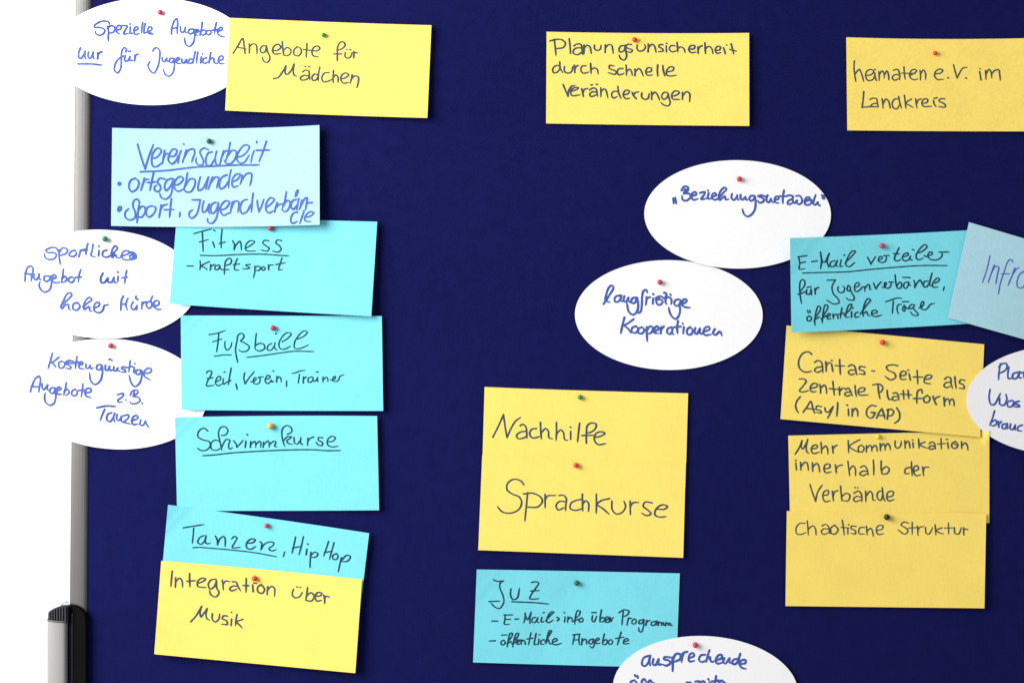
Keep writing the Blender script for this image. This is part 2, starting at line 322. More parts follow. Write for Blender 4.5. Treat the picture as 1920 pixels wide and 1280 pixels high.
 "93,572 110,510 150,430 185,413 197,450 187,510 180,577 / 100,517 187,522 / 215,490 215,532 230,552 255,522 272,500* 267,542 282,557 / 345,532 305,535 295,577 325,587 350,545* 354,620 335,690 295,710 250,680 238,620 247,583 / 365,562 407,542 390,522 365,540 370,592 412,597 / 462,480 452,540 435,602 / 440,567 475,547 492,580 455,610 / 555,547 525,560 520,602 555,612 577,577 558,547 / 632,493 627,560 615,622 / 590,557 657,555 / 655,587 717,567 710,537 675,540 655,580 665,612 717,634 / 988,602 1050,590 1045,617 990,662 1000,677 1037,674 / 1070,654 1078,660 / 1120,607 1140,565 1190,555 1197,582 1150,620 1200,627 1222,660 1180,692 1130,692 1115,672 / 1162,575 1150,617 / 1238,684 1246,694",
 "775,737 870,718 968,722 / 857,753 832,810 812,864 / 930,787 890,802 880,862 915,877 945,832 / 962,790 947,840 962,882 / 985,805 980,852 1000,867 1032,820* 1027,867 1047,887 / 1050,817 1102,810 1102,837 1060,882 1122,902 / 1130,872 1197,842 1190,817 1155,825 1135,870 1150,907 1197,902 / 1230,860 1220,907 1250,917 1277,872* 1287,905 1310,932"]),
'fussball': (330, 585, 4.8, [
 "298,202 370,190 445,165 / 385,195 378,270 365,357 / 330,267 415,240 / 440,265 440,310 460,342 490,317 502,272 / 555,450 540,380 535,340 548,260 560,205 590,190 612,210 600,240 580,260* 630,285 660,312 640,347 590,355 565,340 / 722,193 715,260 710,332 / 712,302 750,282 790,290 797,325 750,350 710,332 / 862,282 830,300 822,337 855,342 887,300 / 892,275 887,320 912,344 / 955,267 1000,240 1037,195 1000,185 950,230 925,290 940,330 980,332 1032,305 / 1095,242 1150,217 1182,180 1150,170 1100,215 1065,280 1070,325 1115,327 1192,295 / 895,196 903,193",
 "275,547 290,530 322,535 312,570 280,630 275,662 342,658 / 278,597 332,590 / 360,627 402,602 395,577 370,590 355,640 380,662 412,645 / 425,600 425,647 445,640 / 431,541 441,536 / 497,503 482,580 470,652 / 450,632 492,615 / 540,648 550,692 / 618.8,546 610.5,590 621.5,645* 654.5,595.5 704,535 / 671,625.8 698.5,623 723.2,598.2 709.5,587.2 695.8,612 698.5,636.8 726,647.7 750.8,634 756.2,601 739.7,584.5* 783.8,581.7 / 803,603.8 836,595.5 847,576.3 827.8,568 805.7,595.5 803,623 825,642.3 847,628.5 858,609.3* 860.8,625.8 877.2,624.1 / 871.8,526.8 880,532.2 / 907.5,579 904.8,627.4 / 904.8,601 929.5,581.7 943.2,598.2 946,627.4 / 995.5,617.5 994.4,667 / 1045,548.7 1064.2,548.7 1116.5,529.5 1163.2,522.9 / 1111,559.8 1105.5,601 1100,636.8 / 1146.8,581.7 1145.1,636.8 / 1144,609.3 1155,592.8 1171.5,584.5 / 1221,581.7 1190.8,595.5 1190.8,625.8 1212.8,631.2 1229.2,609.3 / 1232,587.2 1237.5,620.2 1259.5,614.7 1273.3,587.2* 1273.3,620.2 1278.8,624.1 / 1259.5,535 1280.4,540.5 / 1322.8,584.5 1322.8,625.8 / 1324.4,609.3 1353,584.5 1365.1,598.2 1366.8,624.1 / 1386,609.3 1408,612 1435.5,592.8 1432.8,577.9 1413.5,590 1410.8,614.7 1435.5,624.1 1463,612 1471.3,584.5 1485,570.8 1512.5,563.6",
 "_345,397 430,385 500,385 / 640,407 780,390 920,370 1060,352 1240,355"]),
'schwimm': (320, 770, 4.8, [
 "335,180 300,155 255,180 245,230 290,260 345,275 357,310 330,347 280,357 240,335 / 447,277 400,262 365,290 370,345 420,352 452,332 / 455,220 490,217 515,180 490,142 450,150 430,200 445,280 460,352 / 460,322 500,257 532,265 520,310 530,342 557,330 / 566,268 590,300 595,327* 630,290 652,263 / 677,273 670,327 / 684,210 694,217 / 720,275 718,327 / 720,302 755,274 765,290 765,327 / 768,302 800,272 812,290 808,327 / 835,280 832,327 / 835,307 875,270 887,290 885,327 / 888,302 930,272 947,280 935,317 957,322 / 1050,210 1087,190 1087,155 1045,132 1010,155 1000,200 1010,270 1027,317 / 1020,262 1050,232 1087,235 1045,270 1060,292 1097,300 / 1110,240 1115,287 1140,297 1167,260 / 1172,240 1170,287 1187,302 / 1235,245 1232,307 / 1235,272 1255,247 1287,235 / 1370,242 1330,240 1330,262 1367,285 1362,310 1330,307 1308,280 / 1415,277 1460,272 1482,242 1450,228 1415,255 1410,297 1440,322 1507,318",
 "_290,403 400,395 550,378 800,362 1100,350 1300,350 1400,357 1530,356"]),
'tanzen': (300, 940, 4.8, [
 "208,235 300,220 395,205 / 303,238 298,310 290,374 / 395,305 360,320 340,365 370,382 405,347 415,305* 405,350 420,377 452,372 / 498,308 515,345 517,387* 540,332 575,312 587,340 585,402 / 645,332 670,312 692,325 670,370 650,412 722,410 / 785,372 837,367 857,342 820,335 780,370 780,412 815,427 862,402 / 898,358 915,372 908,432* 940,382 985,362 1022,368 1020,390 980,422 1005,442 1047,430 / 1122,453 1110,492 / 1220,318 1205,390 1188,462 / 1290,316 1272,400 1250,477 / 1192,417 1272,400 / 1322,428 1315,477 / 1327,379 1334,384 / 1358,455 1352,520 1349,592 / 1358,482 1395,452 1422,470 1400,497 1360,500 / 1517,358 1497,420 1473,487 / 1567,368 1547,440 1525,517 / 1480,457 1547,445 / 1587,465 1555,485 1560,517 1590,517 1602,487 1587,465 / 1632,503 1617,570 1604,630 / 1630,532 1680,482 1714,492 1690,532 1640,540",
 "_297,414 350,410 420,415 620,432 850,458 1052,495"]),
'integration': (280, 1040, 4.571, [
 "196,138 190,200 185,267 / 225,195 225,235 222,277 / 225,227 260,197 280,220 285,274 / 345,158 345,215 348,272 / 320,224 397,218 / 415,242 455,227 482,205 450,197 415,225 415,267 487,277 / 570,207 530,212 505,250 520,290 555,270 575,220* 577,280 597,320 570,357 530,342 515,305 / 625,215 630,250 635,297 / 630,252 655,222 692,227 / 710,227 745,232 760,270 782,304 / 755,267 720,264 690,285 700,305 750,292 / 830,203 830,260 828,317 / 800,260 852,262 / 885,255 890,312 / 893,238 917,242 / 960,252 930,272 930,312 965,327 987,297 967,262 940,262 / 1015,270 1012,300 1010,337 / 1015,297 1050,267 1072,285 1074,352 / 1235,293 1225,335 1245,364 1285,357 1312,318 / 1261,272 1269,273 / 1289,275 1298,277 / 1356,278 1350,330 1340,387 / 1345,352 1385,322 1412,350 1390,392 1340,387 / 1425,352 1467,347 1477,327 1445,320 1420,350 1435,392 1477,387 / 1495,343 1502,375 1502,410 / 1500,372 1515,352 1542,358",
 "356,570 400,520 448,438* 435,490 442,530 465,500 495,458* 485,510 495,545 514,557 / 540,503 540,550 565,572 595,547 602,503 / 672,522 635,520 625,545 660,560 668,592 618,590 / 705,548 700,602 / 701,488 706,490 / 751,508 742,560 738,602 / 802,550 750,572 775,600 797,624"]),
'nachhilfe': (890, 720, 3.878, [
 "132,384 170,310 210,220* 220,300 235,387* 270,310 300,265 334,242 / 330,302 350,291 372,310 378,350 380,392 / 375,342 335,347 305,370 315,394 350,392 378,377 / 450,322 415,327 400,360 420,390 472,380 / 478,278 480,340 485,397 / 485,352 515,322 535,340 540,387 567,398 / 595,278 595,345 592,407 / 595,362 625,332 645,350 655,402 677,408 / 698,343 698,400 / 694,311 701,314 / 763,283 755,350 748,417 / 812,427 812,360 820,300 850,281 884,292 875,325 840,350 815,352 / 780,373 862,370 / 872,387 915,377 947,357 915,345 880,360 870,402 895,437 954,431"]),
'sprach': (890, 720, 3.878, [
 "358,730 335,702 285,690 240,720 235,765 270,795 325,820 342,860 320,910 260,936 200,926 165,888 / 385,790 378,860 365,992 / 355,797 420,791 480,820 492,850 460,890 375,892 / 512,800 512,897 / 512,842 530,812 590,808 / 612,808 645,806 666,830 662,880 660,917 / 655,852 615,852 592,880 605,912 650,897 / 772,836 730,846 700,865 695,902 730,916 787,902 / 783,798 784,860 785,920 / 785,872 805,847 827,862 828,924 / 885,798 885,870 884,937 / 982,830 920,846 890,872 930,902 977,943 / 998,848 1000,910 1030,942 1070,932 1097,890 1085,848 / 1130,850 1132,947 / 1130,892 1150,862 1192,858 / 1292,862 1240,856 1225,885 1260,915 1282,940 1250,954 1213,935 / 1325,907 1380,907 1402,887 1365,876 1320,905 1310,947 1340,964 1390,961"]),
'juz': (880, 1060, 4.683, [
 "210,121 245,136 300,132* 270,152 270,200 295,260 302,320 265,374 225,362 190,327 / 172,313 267,310 / 365,203 362,260 385,297 420,282 440,198 / 543,147 580,140 610,152 590,185 545,250 530,287 560,292 610,288 / 538,222 614,216",
 "196,485 250,485 / 315,430 312,470 308,512 352,512 / 303,432 382,430 / 312,471 362,468 / 400,468 432,465 / 490,413 488,460 477,502 / 488,420 510,472 542,408* 532,460 532,507 / 582,452 555,460 550,492 575,497 597,460 / 602,455 595,492 612,497 / 637,453 630,492 652,490 / 648,412 660,410 / 670,482 715,432 742,405 720,405 690,440 680,492 700,497 737,475 / 768,450 788,465 772,481 / 841,448 835,492 / 831,407 837,413 / 866,448 862,494 / 865,472 890,452 902,465 902,492 / 940,455 968,425 972,398 950,394 932,445 925,512 / 905,487 957,470 / 987,455 965,470 968,492 990,490 1000,470 987,455 / 1081,438 1078,480 1095,492 1117,443 / 1073,411 1114,410 / 1160,388 1150,440 1145,492 / 1150,467 1175,452 1187,475 1165,492 1145,487 / 1195,477 1227,462 1215,447 1195,460 1195,492 1227,490 1237,453* 1242,490 1257,462 1267,452 / 1351,398 1345,460 1340,517 / 1313,411 1360,386 1402,400 1385,432 1345,447 / 1396,458 1385,517 / 1390,487 1402,462 1422,460 / 1452,465 1430,480 1430,507 1455,507 1467,482 1452,465 / 1522,472 1495,480 1490,507 1515,502 1532,470* 1527,540 1510,580 1490,572 1488,543 / 1556,478 1550,522 / 1553,502 1570,484 1587,480 / 1632,487 1600,497 1600,522 1625,520 1642,492 / 1647,485 1640,517 / 1661,493 1658,522 / 1660,507 1675,494 1687,500 1687,522 / 1688,507 1702,497 1707,520 / 1726,498 1722,524 / 1725,512 1740,500 1747,522 / 1748,510 1762,502 1767,522 1780,524",
 "176,660 230,657 / 302,652 280,665 282,692 305,690 314,667 302,652 / 283,608 332,606 / 345,655 372,620 378,592 360,592 342,650 332,712 / 328,682 367,665 / 395,655 425,620 432,592 415,592 392,650 380,712 / 373,682 417,665 / 415,672 442,657 432,647 415,660 420,687 447,682 / 456,648 455,687 / 457,667 475,652 487,665 492,687 / 541,588 530,640 520,692 / 503,642 557,635 / 586,593 575,650 570,690 592,688 / 611,643 605,690 / 614,605 619,604 / 657,647 630,657 630,687 657,687 / 665,667 705,602 722,570 705,568 690,600 672,682 / 675,667 695,647 702,677 717,687 / 730,672 772,652 760,637 735,650 730,682 755,692 810,680 / 926,603 915,650 907,692 / 908,606 972,598 / 966,603 962,650 966,692 / 915,651 967,648 / 991,638 985,692 / 990,662 1015,642 1027,655 1030,687 / 1082,642 1055,652 1050,682 1075,682 1092,645* 1097,690 1080,720 1058,705 / 1110,662 1142,642 1130,632 1110,650 1115,682 1147,677 / 1186,598 1175,640 1170,687 / 1175,662 1200,647 1212,670 1190,692 1170,687 / 1242,647 1222,662 1225,687 1250,684 1257,662 1242,647 / 1332,583 1315,640 1300,692 / 1285,637 1357,625 / 1355,667 1397,652 1385,637 1360,650 1355,682 1402,681",
 "_372,315 450,318 550,322 698,335"]),
'beziehung': (1200, 295, 5.19, [
 "322,400 328,448 / 342,395 352,448 / 405,322 430,285 465,290 465,322 430,350 480,355 492,385 450,422 415,412 408,375 / 442,312 428,352 / 500,377 547,362 540,337 510,350 500,387 520,414 562,405 / 583,347 632,337 625,362 595,407 652,400 / 667,350 660,402 690,402 / 660,322 665,327 / 700,387 742,367 730,347 705,360 700,397 730,414 760,402 810,345 842,310 825,295 790,320 765,385 775,417 800,397 825,377 835,412 862,408 / 895.3,356.8 889.9,394.7 911.5,416.3 938.5,389.3 946.6,370.3* 946.6,405.5 960.2,413.6 / 979.1,364.9 979.1,400.1 995.3,413.6 1025,386.5* 1027.7,408.2 1041.2,413.6 / 1114.2,375.7 1079.1,375.7 1062.9,405.5 1079.1,424.4 1106.1,408.2 1119.6,389.3* 1125,437.9 1116.9,508.2 1084.5,556.8 1043.9,575.8 1011.5,551.4 995.3,505.5 / 1149.4,378.4 1181.8,370.3 1216.9,381.1 / 1154.8,381.1 1203.4,405.5 1198,432.5 1160.2,440.6 1144,421.7 / 1241.3,370.3 1230.5,400.1 1233.2,427.1 1252.1,440.6 1273.7,405.5* 1279.1,427.1 1300.7,437.9 / 1308.9,416.3 1349.4,402.8 1346.7,381.1 1319.7,386.5 1308.9,416.3 1322.4,440.6 1352.1,446 / 1400.8,324.4 1389.9,383.8 1389.9,446 / 1362.9,377.4 1411.6,379.5 / 1422.4,378.4 1452.1,370.3 1490,381.1 1484.6,400.1 1441.3,427.1 1435.9,451.4 1457.5,456.8 1484.6,443.3 / 1484.6,410.9 1490,437.9 1500.8,446 1527.8,421.7 / 1519.7,375.7 1554.8,375.7 1576.5,410.9 1571.1,443.3 1544,456.8 1522.4,440.6 1525.1,421.7 / 1608.9,427.1 1652.1,408.2 1646.7,389.3 1619.7,394.7 1603.5,427.1 1608.9,459.5 1641.3,462.2 1668.4,448.7 / 1668.4,416.3 1665.7,446 / 1708.9,367.6 1692.7,416.3 1687.3,451.4 1700.8,464.9 1730.5,437.9* 1733.2,459.5 1752.2,470.3 / 1771.1,367.6 1779.2,402.8 / 1790,373 1795.4,402.8"]),
'lang': (1070, 480, 5.19, [
 "320,467 370,390 417,305 400,285 370,310 345,380 340,432 382,450 / 482,382 435,397 430,442 465,442 487,402 / 492,385 487,432 502,442 / 522,390 515,432 535,447 562,405* 562,437 582,452 / 642,402 600,412 590,452 620,457 647,410* 657,470 645,540 605,570 565,540 548,463 / 745,352 735,328 708,340 695,400 692,470 680,540 655,552 640,528 / 737,398 737,440 730,472 / 735,432 750,407 772,400 / 802.3,411.7 799.6,464.4 / 798.2,367.1 809,375.2 / 829.3,410.3 853.6,395.5 880.7,392.8 902.3,410.3 / 834.7,423.8 878,423.8 894.2,440.1 888.8,459 861.8,475.2 840.1,464.4 832,440.1 832,418.4 861.8,407.6 / 907.7,357.6 923.9,357.6 930.7,372.5 928,396.8 922.6,432 923.9,456.3 934.7,467.1 / 907.7,407.6 942.9,399.5 969.9,407.6 980.7,429.3 978,467.1 / 967.2,369.8 975.3,382 / 1069.9,429.3 1042.9,421.1 1013.1,437.4 1007.7,464.4 1023.9,483.3 1051,477.9 1065.8,445.5 / 1057.7,477.9 1064.5,513.1 1059.1,561.7 1037.5,602.3 1018.5,611.7 991.5,594.1 964.5,548.2 953.7,499.5 / 1075.3,467.1 1105,459 1129.4,437.4 1124,421.1 1105,421.1 1086.1,440.1 1078,464.4 1091.5,486 1126.7,499.5 1161.8,502.2",
 "523,598 505,670 487,752 / 612,614 560,652 525,675 560,707 587,747 / 637,682 600,697 595,737 630,747 657,712 640,682 / 692,692 660,707 660,747 695,752 717,717 695,692 / 740,690 740,750 745,827 / 740,722 775,682 802,700 780,747 745,757 / 810,732 857,707 845,682 815,700 810,742 850,752 / 882,690 875,752 / 878,717 907,684 / 982,692 945,707 940,747 970,757 992,717 / 992,700 987,747 1002,762 / 1044,633 1035,700 1040,750 / 1008,691 1072,685 / 1101,690 1095,752 / 1088,654 1093,661 / 1162,692 1135,712 1135,757 1170,762 1187,722 1165,692 / 1212,700 1205,742 1225,757 1257,705* 1257,747 1277,757 / 1290,737 1352,712 1345,687 1310,697 1290,737 1305,767 1367,762 / 1402,710 1385,752 1410,767 1447,735 1457,737 1472,774"]),
'email': (1470, 410, 4.267, [
 "118,308 126,360 122,402 167,400 / 110,306 187,295 / 125,356 172,345 / 220,344 267,338 / 292,268 300,340 292,400 / 293,298 312,347 325,348 362,278* 345,340 357,387 / 407,337 375,347 370,382 400,380 422,340 / 427,335 415,377 432,382 / 457,330 450,382 472,378 / 479,293 485,290 / 490,352 540,302 572,260 545,260 510,310 495,370 520,384 567,350 / 668,308 685,340 695,364* 715,330 732,303 / 753.8,332.5 778.7,323.6 785.8,307.6 769.8,302.2 755.6,320 753.8,334.2 768.1,346.7 789.4,350.2 807.2,343.1 817.8,323.6 817.8,305.8 814.3,295.8 / 796.5,295.8 841,295.1 / 919.2,234.7 899.6,277.4 883.6,312.9 887.2,330.7 903.2,337.8 931.6,327.1 / 876.5,279.1 921,281.6 / 945.9,307.6 977.9,298.7 995.6,284.5 992.1,275.6 970.7,277.4 949.4,302.2 947.6,323.6 967.2,337.8 992.1,330.7 1008.1,312.9 1011.6,300.5* 1004.5,320 1013.4,328.9 1025.9,328.9 / 1025.9,246.1 1040.1,250.7 / 1073.9,273.8 1102.3,263.1 1137.9,234.7 1145,218.7 1125.4,208 1102.3,224 1073.9,259.6 1057.9,288 1059.6,316.5 1073.9,328.9 1091.6,325.4 1111.2,314.7 / 1121.9,295.1 1134.3,304 1159.2,295.1 1184.1,284.5 1185.9,270.2 1169.9,266.7 1153.9,280.9 1152.1,302.2 1169.9,323.6 1209,330.7 1237.4,323.6 1258.8,305.8 1265.9,284.5 1262.3,272 / 1241,267.4 1322.8,266.7",
 "130,582 165,532 165,500 150,486 132,500 125,560 130,620 140,677 / 113,605 150,592 182,578 / 182,568 180,602 205,602 217,563* 220,607 / 184,549 217,544 / 246,558 250,602 / 247,582 260,557 277,550 / 343,491 412,490* 385,540 395,600 432,640 442,670 400,682 340,650 / 433.8,545.8 430.7,567.6 440,586.3 458.7,592.5 477.4,583.2 485.1,561.4 480.5,545.8 468,539.6 / 514.7,533.4 505.4,552 506.9,570.7 520.9,578.5 530.3,564.5 527.2,542.7 514.7,533.4 / 530.3,570.7 545.8,598.7 561.4,626.7 558.3,648.5 539.6,651.6 517.8,648.5 499.2,634.5 / 567.6,545.8 583.2,544.3 601.8,530.3 598.7,514.7 583.2,511.6 567.6,530.3 564.5,561.4 570.7,580 586.3,583.2 608,567.6 629.8,545.8 645.4,547.4 646.9,558.3 645.4,580 / 645.4,558.3 664.1,533.4 679.6,527.2 685.8,542.7 685.8,564.5 698.3,566 / 716.5,515.6 728.9,547.6 736.1,560* 753.8,529.8 775.2,506.7 / 784.1,547.6 803.6,549.4 814.3,529.8 817.8,512 807.2,510.3 801.8,526.3 805.4,547.6 825,556.5 842.7,551.2 855.2,533.4 855.2,512 / 839.2,506.7 876.5,506.7 / 889,449.8 892.5,490.7 899.6,536.9 910.3,556.5 931.6,554.7 940.5,533.4 938.7,512 928.1,506.7 913.8,519.2 901.4,544 / 992.1,506.7 967.2,512 956.5,536.9 963.6,554.7 977.9,556.5 992.1,536.9 997.4,508.5* 997.4,522.7 1011.6,533.4 / 949.4,468.7 1008.1,471.1 / 1038.3,494.3 1047.2,515.6 1045.4,551.2* 1066.8,512 1088.1,490.7 1098.8,504.9 1107.6,529.8 / 1155.6,499.6 1127.2,501.4 1113,526.3 1123.6,545.8 1141.4,544 1159.2,515.6 / 1184.1,435.6 1169.9,490.7 1166.3,533.4 1180.5,536.9 / 1209,515.6 1237.4,497.8 1242.8,480 1226.8,474.7 1201.9,497.8 1187.6,526.3 1194.8,547.6 1230.3,545.8 / 1281.9,545.8 1274.8,572.5",
 "202,777 185,792 190,817 215,812 217,787 202,777 / 187,734 195,752 / 205,733 211,750 / 250,790 285,740 292,710 275,698 255,750 245,830 250,852 / 240,812 282,785 / 310,780 345,725 350,695 330,690 313,750 305,832 / 298,802 337,775 / 345,787 372,767 360,757 345,775 350,802 377,797 / 391,763 395,797 / 395,782 415,762 427,775 432,797 / 464,713 455,760 450,797 / 433,767 477,755 / 480,772 530,722 542,685 520,690 500,740 495,787 522,787 / 541,743 540,787 / 549,716 554,713 / 592,747 570,757 570,787 602,782 / 610,762 660,692 692,650 670,640 645,680 630,760 635,782 / 635,762 660,742 672,772 692,777 / 700,762 747,747 735,732 705,740 705,772 735,782 782,770 / 813.4,662.7 837.4,657.4 874.7,642.7 906.7,634.7 941.4,636.8 / 874.7,661.4 870.7,704.1 866.7,757.4 / 938.7,685.4 920.1,685.4 905.4,704.1 906.7,736.1 914.7,760.1 / 962.7,693.4 949.4,714.7 952.1,733.4 962.7,740.1 968.1,725.4 968.1,704.1 961.4,693.4 / 970.7,704.1 981.4,714.7 997.4,722.7 / 946.7,663.5 997.4,663 / 1045.4,690.7 1021.4,685.4 1000.1,706.7 1005.4,717.4 1026.7,714.7 1044.1,696.1 / 1032.1,714.7 1053.4,738.7 1072.1,760.1 1072.1,770.7 1050.7,774.7 1026.7,765.4 1013.4,744.1 / 1078.8,713.4 1096.1,709.4 1117.4,682.7 1117.4,664.1 1108.1,661.4 1096.1,680.1 1093.4,704.1 1104.1,722.7 1125.4,728.1 1146.8,717.4 1160.1,698.7 1178.8,681.4 1205.4,677.4",
 "_148,435 300,430 500,425 700,405 900,388 1100,375 1305,375"]),
'infra': (1470, 410, 4.267, [
 "1648,298 1625,400 1588,512 / 1682,370 1657,440 1633,512 / 1660,432 1690,382 1717,387 1707,450 1695,522 / 1832,347 1815,325 1790,345 1760,430 1730,520 1715,602 / 1738,441 1802,440 / 1847,393 1822,460 1793,532 / 1830,442 1860,402 1882,392 / 1927,420 1890,440 1865,500 1870,547 1905,552 1952,490 / 1967,420 1945,500 1957,552"]),
'caritas': (1455, 600, 4.129, [
 "277,264 250,245 205,260 175,320 185,375 225,402 277,395 / 298,327 325,312 350,325 360,365 362,407 / 350,362 315,367 298,388 320,404 355,387 / 385,323 388,360 388,397 / 390,352 405,330 422,332 / 430,340 440,394 / 427,312 435,314 / 492,306 495,360 498,420 / 458,352 532,355 / 560,357 590,345 610,360 620,400 627,422 / 610,387 575,387 560,405 580,422 615,412 / 692,364 650,360 645,380 680,395 687,417 643,415 / 741,392 763,394 / 944,353 900,345 855,360 865,385 915,410 927,440 890,462 843,435 / 965,432 1002,422 1007,402 980,395 960,425 970,457 1007,457 / 1030,415 1040,462 / 1019,385 1029,388 / 1092,390 1095,440 1098,492 / 1063,439 1137,441 / 1150,457 1192,452 1207,432 1175,425 1150,450 1150,482 1197,493 / 1305,457 1325,441 1350,445 1355,490 1366,527 / 1350,482 1320,482 1300,505 1315,522 1350,512 / 1385,438 1388,485 1395,527 / 1462,467 1430,462 1420,485 1450,500 1457,527 1418,526",
 "180,455 215,455 234,470 210,510 182,545 200,556 252,545 / 262,527 312,517 322,497 290,490 265,520 275,552 312,552 / 340,500 345,530 345,562 / 345,527 375,502 387,520 392,567 / 440,476 445,530 452,580 / 413,530 492,536 / 490,520 492,577 / 492,552 515,527 537,530 / 540,537 560,526 575,545 591,584 / 575,557 550,557 532,570 545,587 580,577 / 612,506 615,550 622,590 / 640,557 682,547 687,527 655,525 635,550 645,577 712,578 / 790,505 795,560 805,607 / 748,501 800,495 827,520 815,552 795,562 / 860,543 865,590 875,613* 907,615 / 905,567 930,561 945,580 951,617 / 940,592 910,592 900,605 915,622 945,612 / 985,546 990,612 / 963,572 1052,578 / 1022,543 1028,607 / 1132,562 1125,537 1100,545 1090,590 1090,642 / 1063,606 1142,605 / 1172,582 1145,602 1150,634 1180,632 1192,602 1170,582 / 1215,590 1225,620 1240,652 / 1225,617 1245,597 1267,590 / 1300,600 1305,662 / 1305,632 1325,607 1340,620 1345,652 / 1342,627 1365,610 1377,630 1379,662",
 "188,593 165,620 152,660 160,695 174,716 / 210,712 240,670 270,628 285,680 299,720 / 230,682 302,690 / 352,669 315,665 312,690 345,700 350,717 308,712 / 378,678 385,705 405,712 428,682 / 441,670 425,710 400,757 / 478,638 475,690 470,742 / 560,688 562,737 / 547,655 556,660 / 590,685 590,742 / 592,712 615,682 630,700 633,744 / 777,666 740,660 705,690 705,740 740,757 767,722* 735,713 772,713 / 778,757 800,710 820,685* 835,730 843,762 / 790,737 842,738 / 868,690 865,735 862,767 / 858,696 895,690 912,710 895,737 868,740 / 935,678 957,720 952,770 918,798"]),
'mehr': (1465, 795, 3.607, [
 "94,202 120,160 140,110* 135,155 145,167 165,135 178,103* 168,160 175,190 187,196 / 205,167 242,157 242,141 215,145 202,170 215,197 257,188 / 268,123 271,160 272,197 / 275,167 300,147 312,165 315,200 / 345,147 350,194 / 348,172 360,150 377,142 / 452,110 454,150 455,192 / 532,104 490,125 460,150 485,170 522,189 / 545,141 525,150 522,180 545,187 560,162 545,142 / 575,144 575,187 / 577,162 600,142 610,155 612,182 / 612,162 635,142 645,155 648,182 / 668,129 670,177 / 672,152 690,132 700,145 702,174 / 702,152 720,130 732,145 738,172 / 770,113 770,148 785,162 805,147 812,116 / 835,111 838,162 / 840,132 855,114 865,125 870,160 / 890,124 892,157 / 884,105 891,107 / 928,100 932,162 / 972,119 938,136 955,150 987,161 / 1000,131 1020,119 1035,130 1042,167 / 1035,147 1010,147 998,160 1010,170 1038,160 / 1080,96 1082,167 / 1056,133 1112,130 / 1125,124 1130,162 / 1114,102 1126,103 / 1177,116 1155,131 1155,157 1180,162 1194,142 1180,118 / 1172,134 1181,140 / 1218,117 1220,162 / 1222,142 1245,126 1258,145 1262,174",
 "98,260 102,307 / 94,243 103,245 / 130,258 132,307 / 133,287 160,256 175,265 183,310 / 210,260 212,320 / 213,287 240,264 252,280 259,322 / 290,302 327,292 327,271 300,271 288,300 300,327 337,321 / 365,274 372,327 / 370,302 385,282 412,275 / 450,250 462,347 / 458,312 485,281 500,300 502,347 / 535,291 560,281 578,300 588,342 / 578,317 550,317 530,335 550,347 582,332 / 622,243 625,290 625,342 / 675,248 675,300 682,337 / 680,307 710,286 730,305 715,332 682,337 / 872,291 840,301 838,332 865,332 / 880,253 882,310 885,347 / 900,317 927,302 920,281 900,286 895,320 910,347 942,341 / 955,288 962,347 / 960,317 970,292 997,290",
 "194,408 210,460 232,520* 245,460 277,409 / 282,482 317,472 317,446 290,456 280,485 295,522 332,516 / 345,453 352,517 / 350,487 360,457 382,448 / 400,418 405,470 410,517 / 408,487 440,466 464,480 450,517 412,514 / 490,466 520,451 540,470 545,522 / 538,492 510,487 488,505 500,522 540,510 / 496,428 501,427 / 514,428 520,429 / 570,453 572,522 / 573,487 600,452 615,470 620,510 637,516 / 678.6,453.1 665,450.9 649.3,468.9 649.3,496 662.8,512.9 676.3,509.5 683.1,486.9 685.3,457.6 / 681.9,428.3 685.3,457.6 689.8,496 701.1,518.5 / 715,492 752,482 757,456 725,456 712,490 725,517 764,508"]),
'chaot': (1465, 795, 3.607, [
 "162,669 125,670 100,700 105,740 135,744 167,730 / 175,653 180,700 182,747 / 182,707 215,686 230,705 235,747 / 275,686 300,676 318,690 325,737 / 315,707 285,707 270,725 285,744 318,732 / 362,681 335,701 338,737 365,740 384,712 362,682 / 412,648 420,700 425,747 / 403,696 457,700 / 450,700 450,740 / 453,678 460,679 / 507,691 475,688 472,705 500,718 500,740 468,735 / 562,696 530,701 525,737 562,742 / 575,688 578,720 580,747 / 578,722 605,702 615,720 622,757 / 645,717 682,707 687,686 655,686 642,715 655,744 692,738 / 862,669 830,660 810,680 840,700 857,722 835,742 788,712 / 885,663 885,742 / 858,701 912,698 / 920,688 925,752 / 922,722 935,697 967,690 / 975,698 980,737 1000,740 1022,698 / 1040,678 1045,747 / 1087,699 1048,716 1065,731 1097,741 / 1130,668 1132,742 / 1103,701 1162,700 / 1170,698 1175,737 1200,740 1217,698 / 1230,698 1235,747 / 1232,727 1240,707 1262,712"]),
'platt': (1455, 600, 4.129, [
 "1737,338 1727,400 1722,462 / 1725,362 1755,336 1787,340 1780,382 1730,412 / 1802,363 1795,420 1800,452 1832,445 / 1872,402 1835,417 1835,452 1865,447 1882,405 / 1887,400 1880,442 1897,448 / 1932,383 1918,430 1925,452 / 1900,407 1962,400",
 "1657,538 1650,600 1665,652 1690,652 1720,602 1737,568 / 1730,602 1735,652 1765,657 1787,612 1780,573 / 1832,622 1795,632 1795,667 1825,667 1842,632* 1840,662 / 1882,627 1850,637 1870,652 1887,667 1848,671 / 1850,650 1880,655",
 "1692,703 1672,770 1655,812 / 1665,792 1700,772 1707,802 1680,817 1655,807 / 1720,783 1725,827 / 1725,807 1742,785 / 1782,802 1755,807 1752,837 1775,837 1787,805 / 1790,800 1792,837 / 1817,803 1812,837 1830,847 1852,812* 1852,847 / 1907,812 1880,822 1870,852 1902,857 / 1937,768 1925,857"]),
'ansprechende': (1140, 1180, 5.19, [
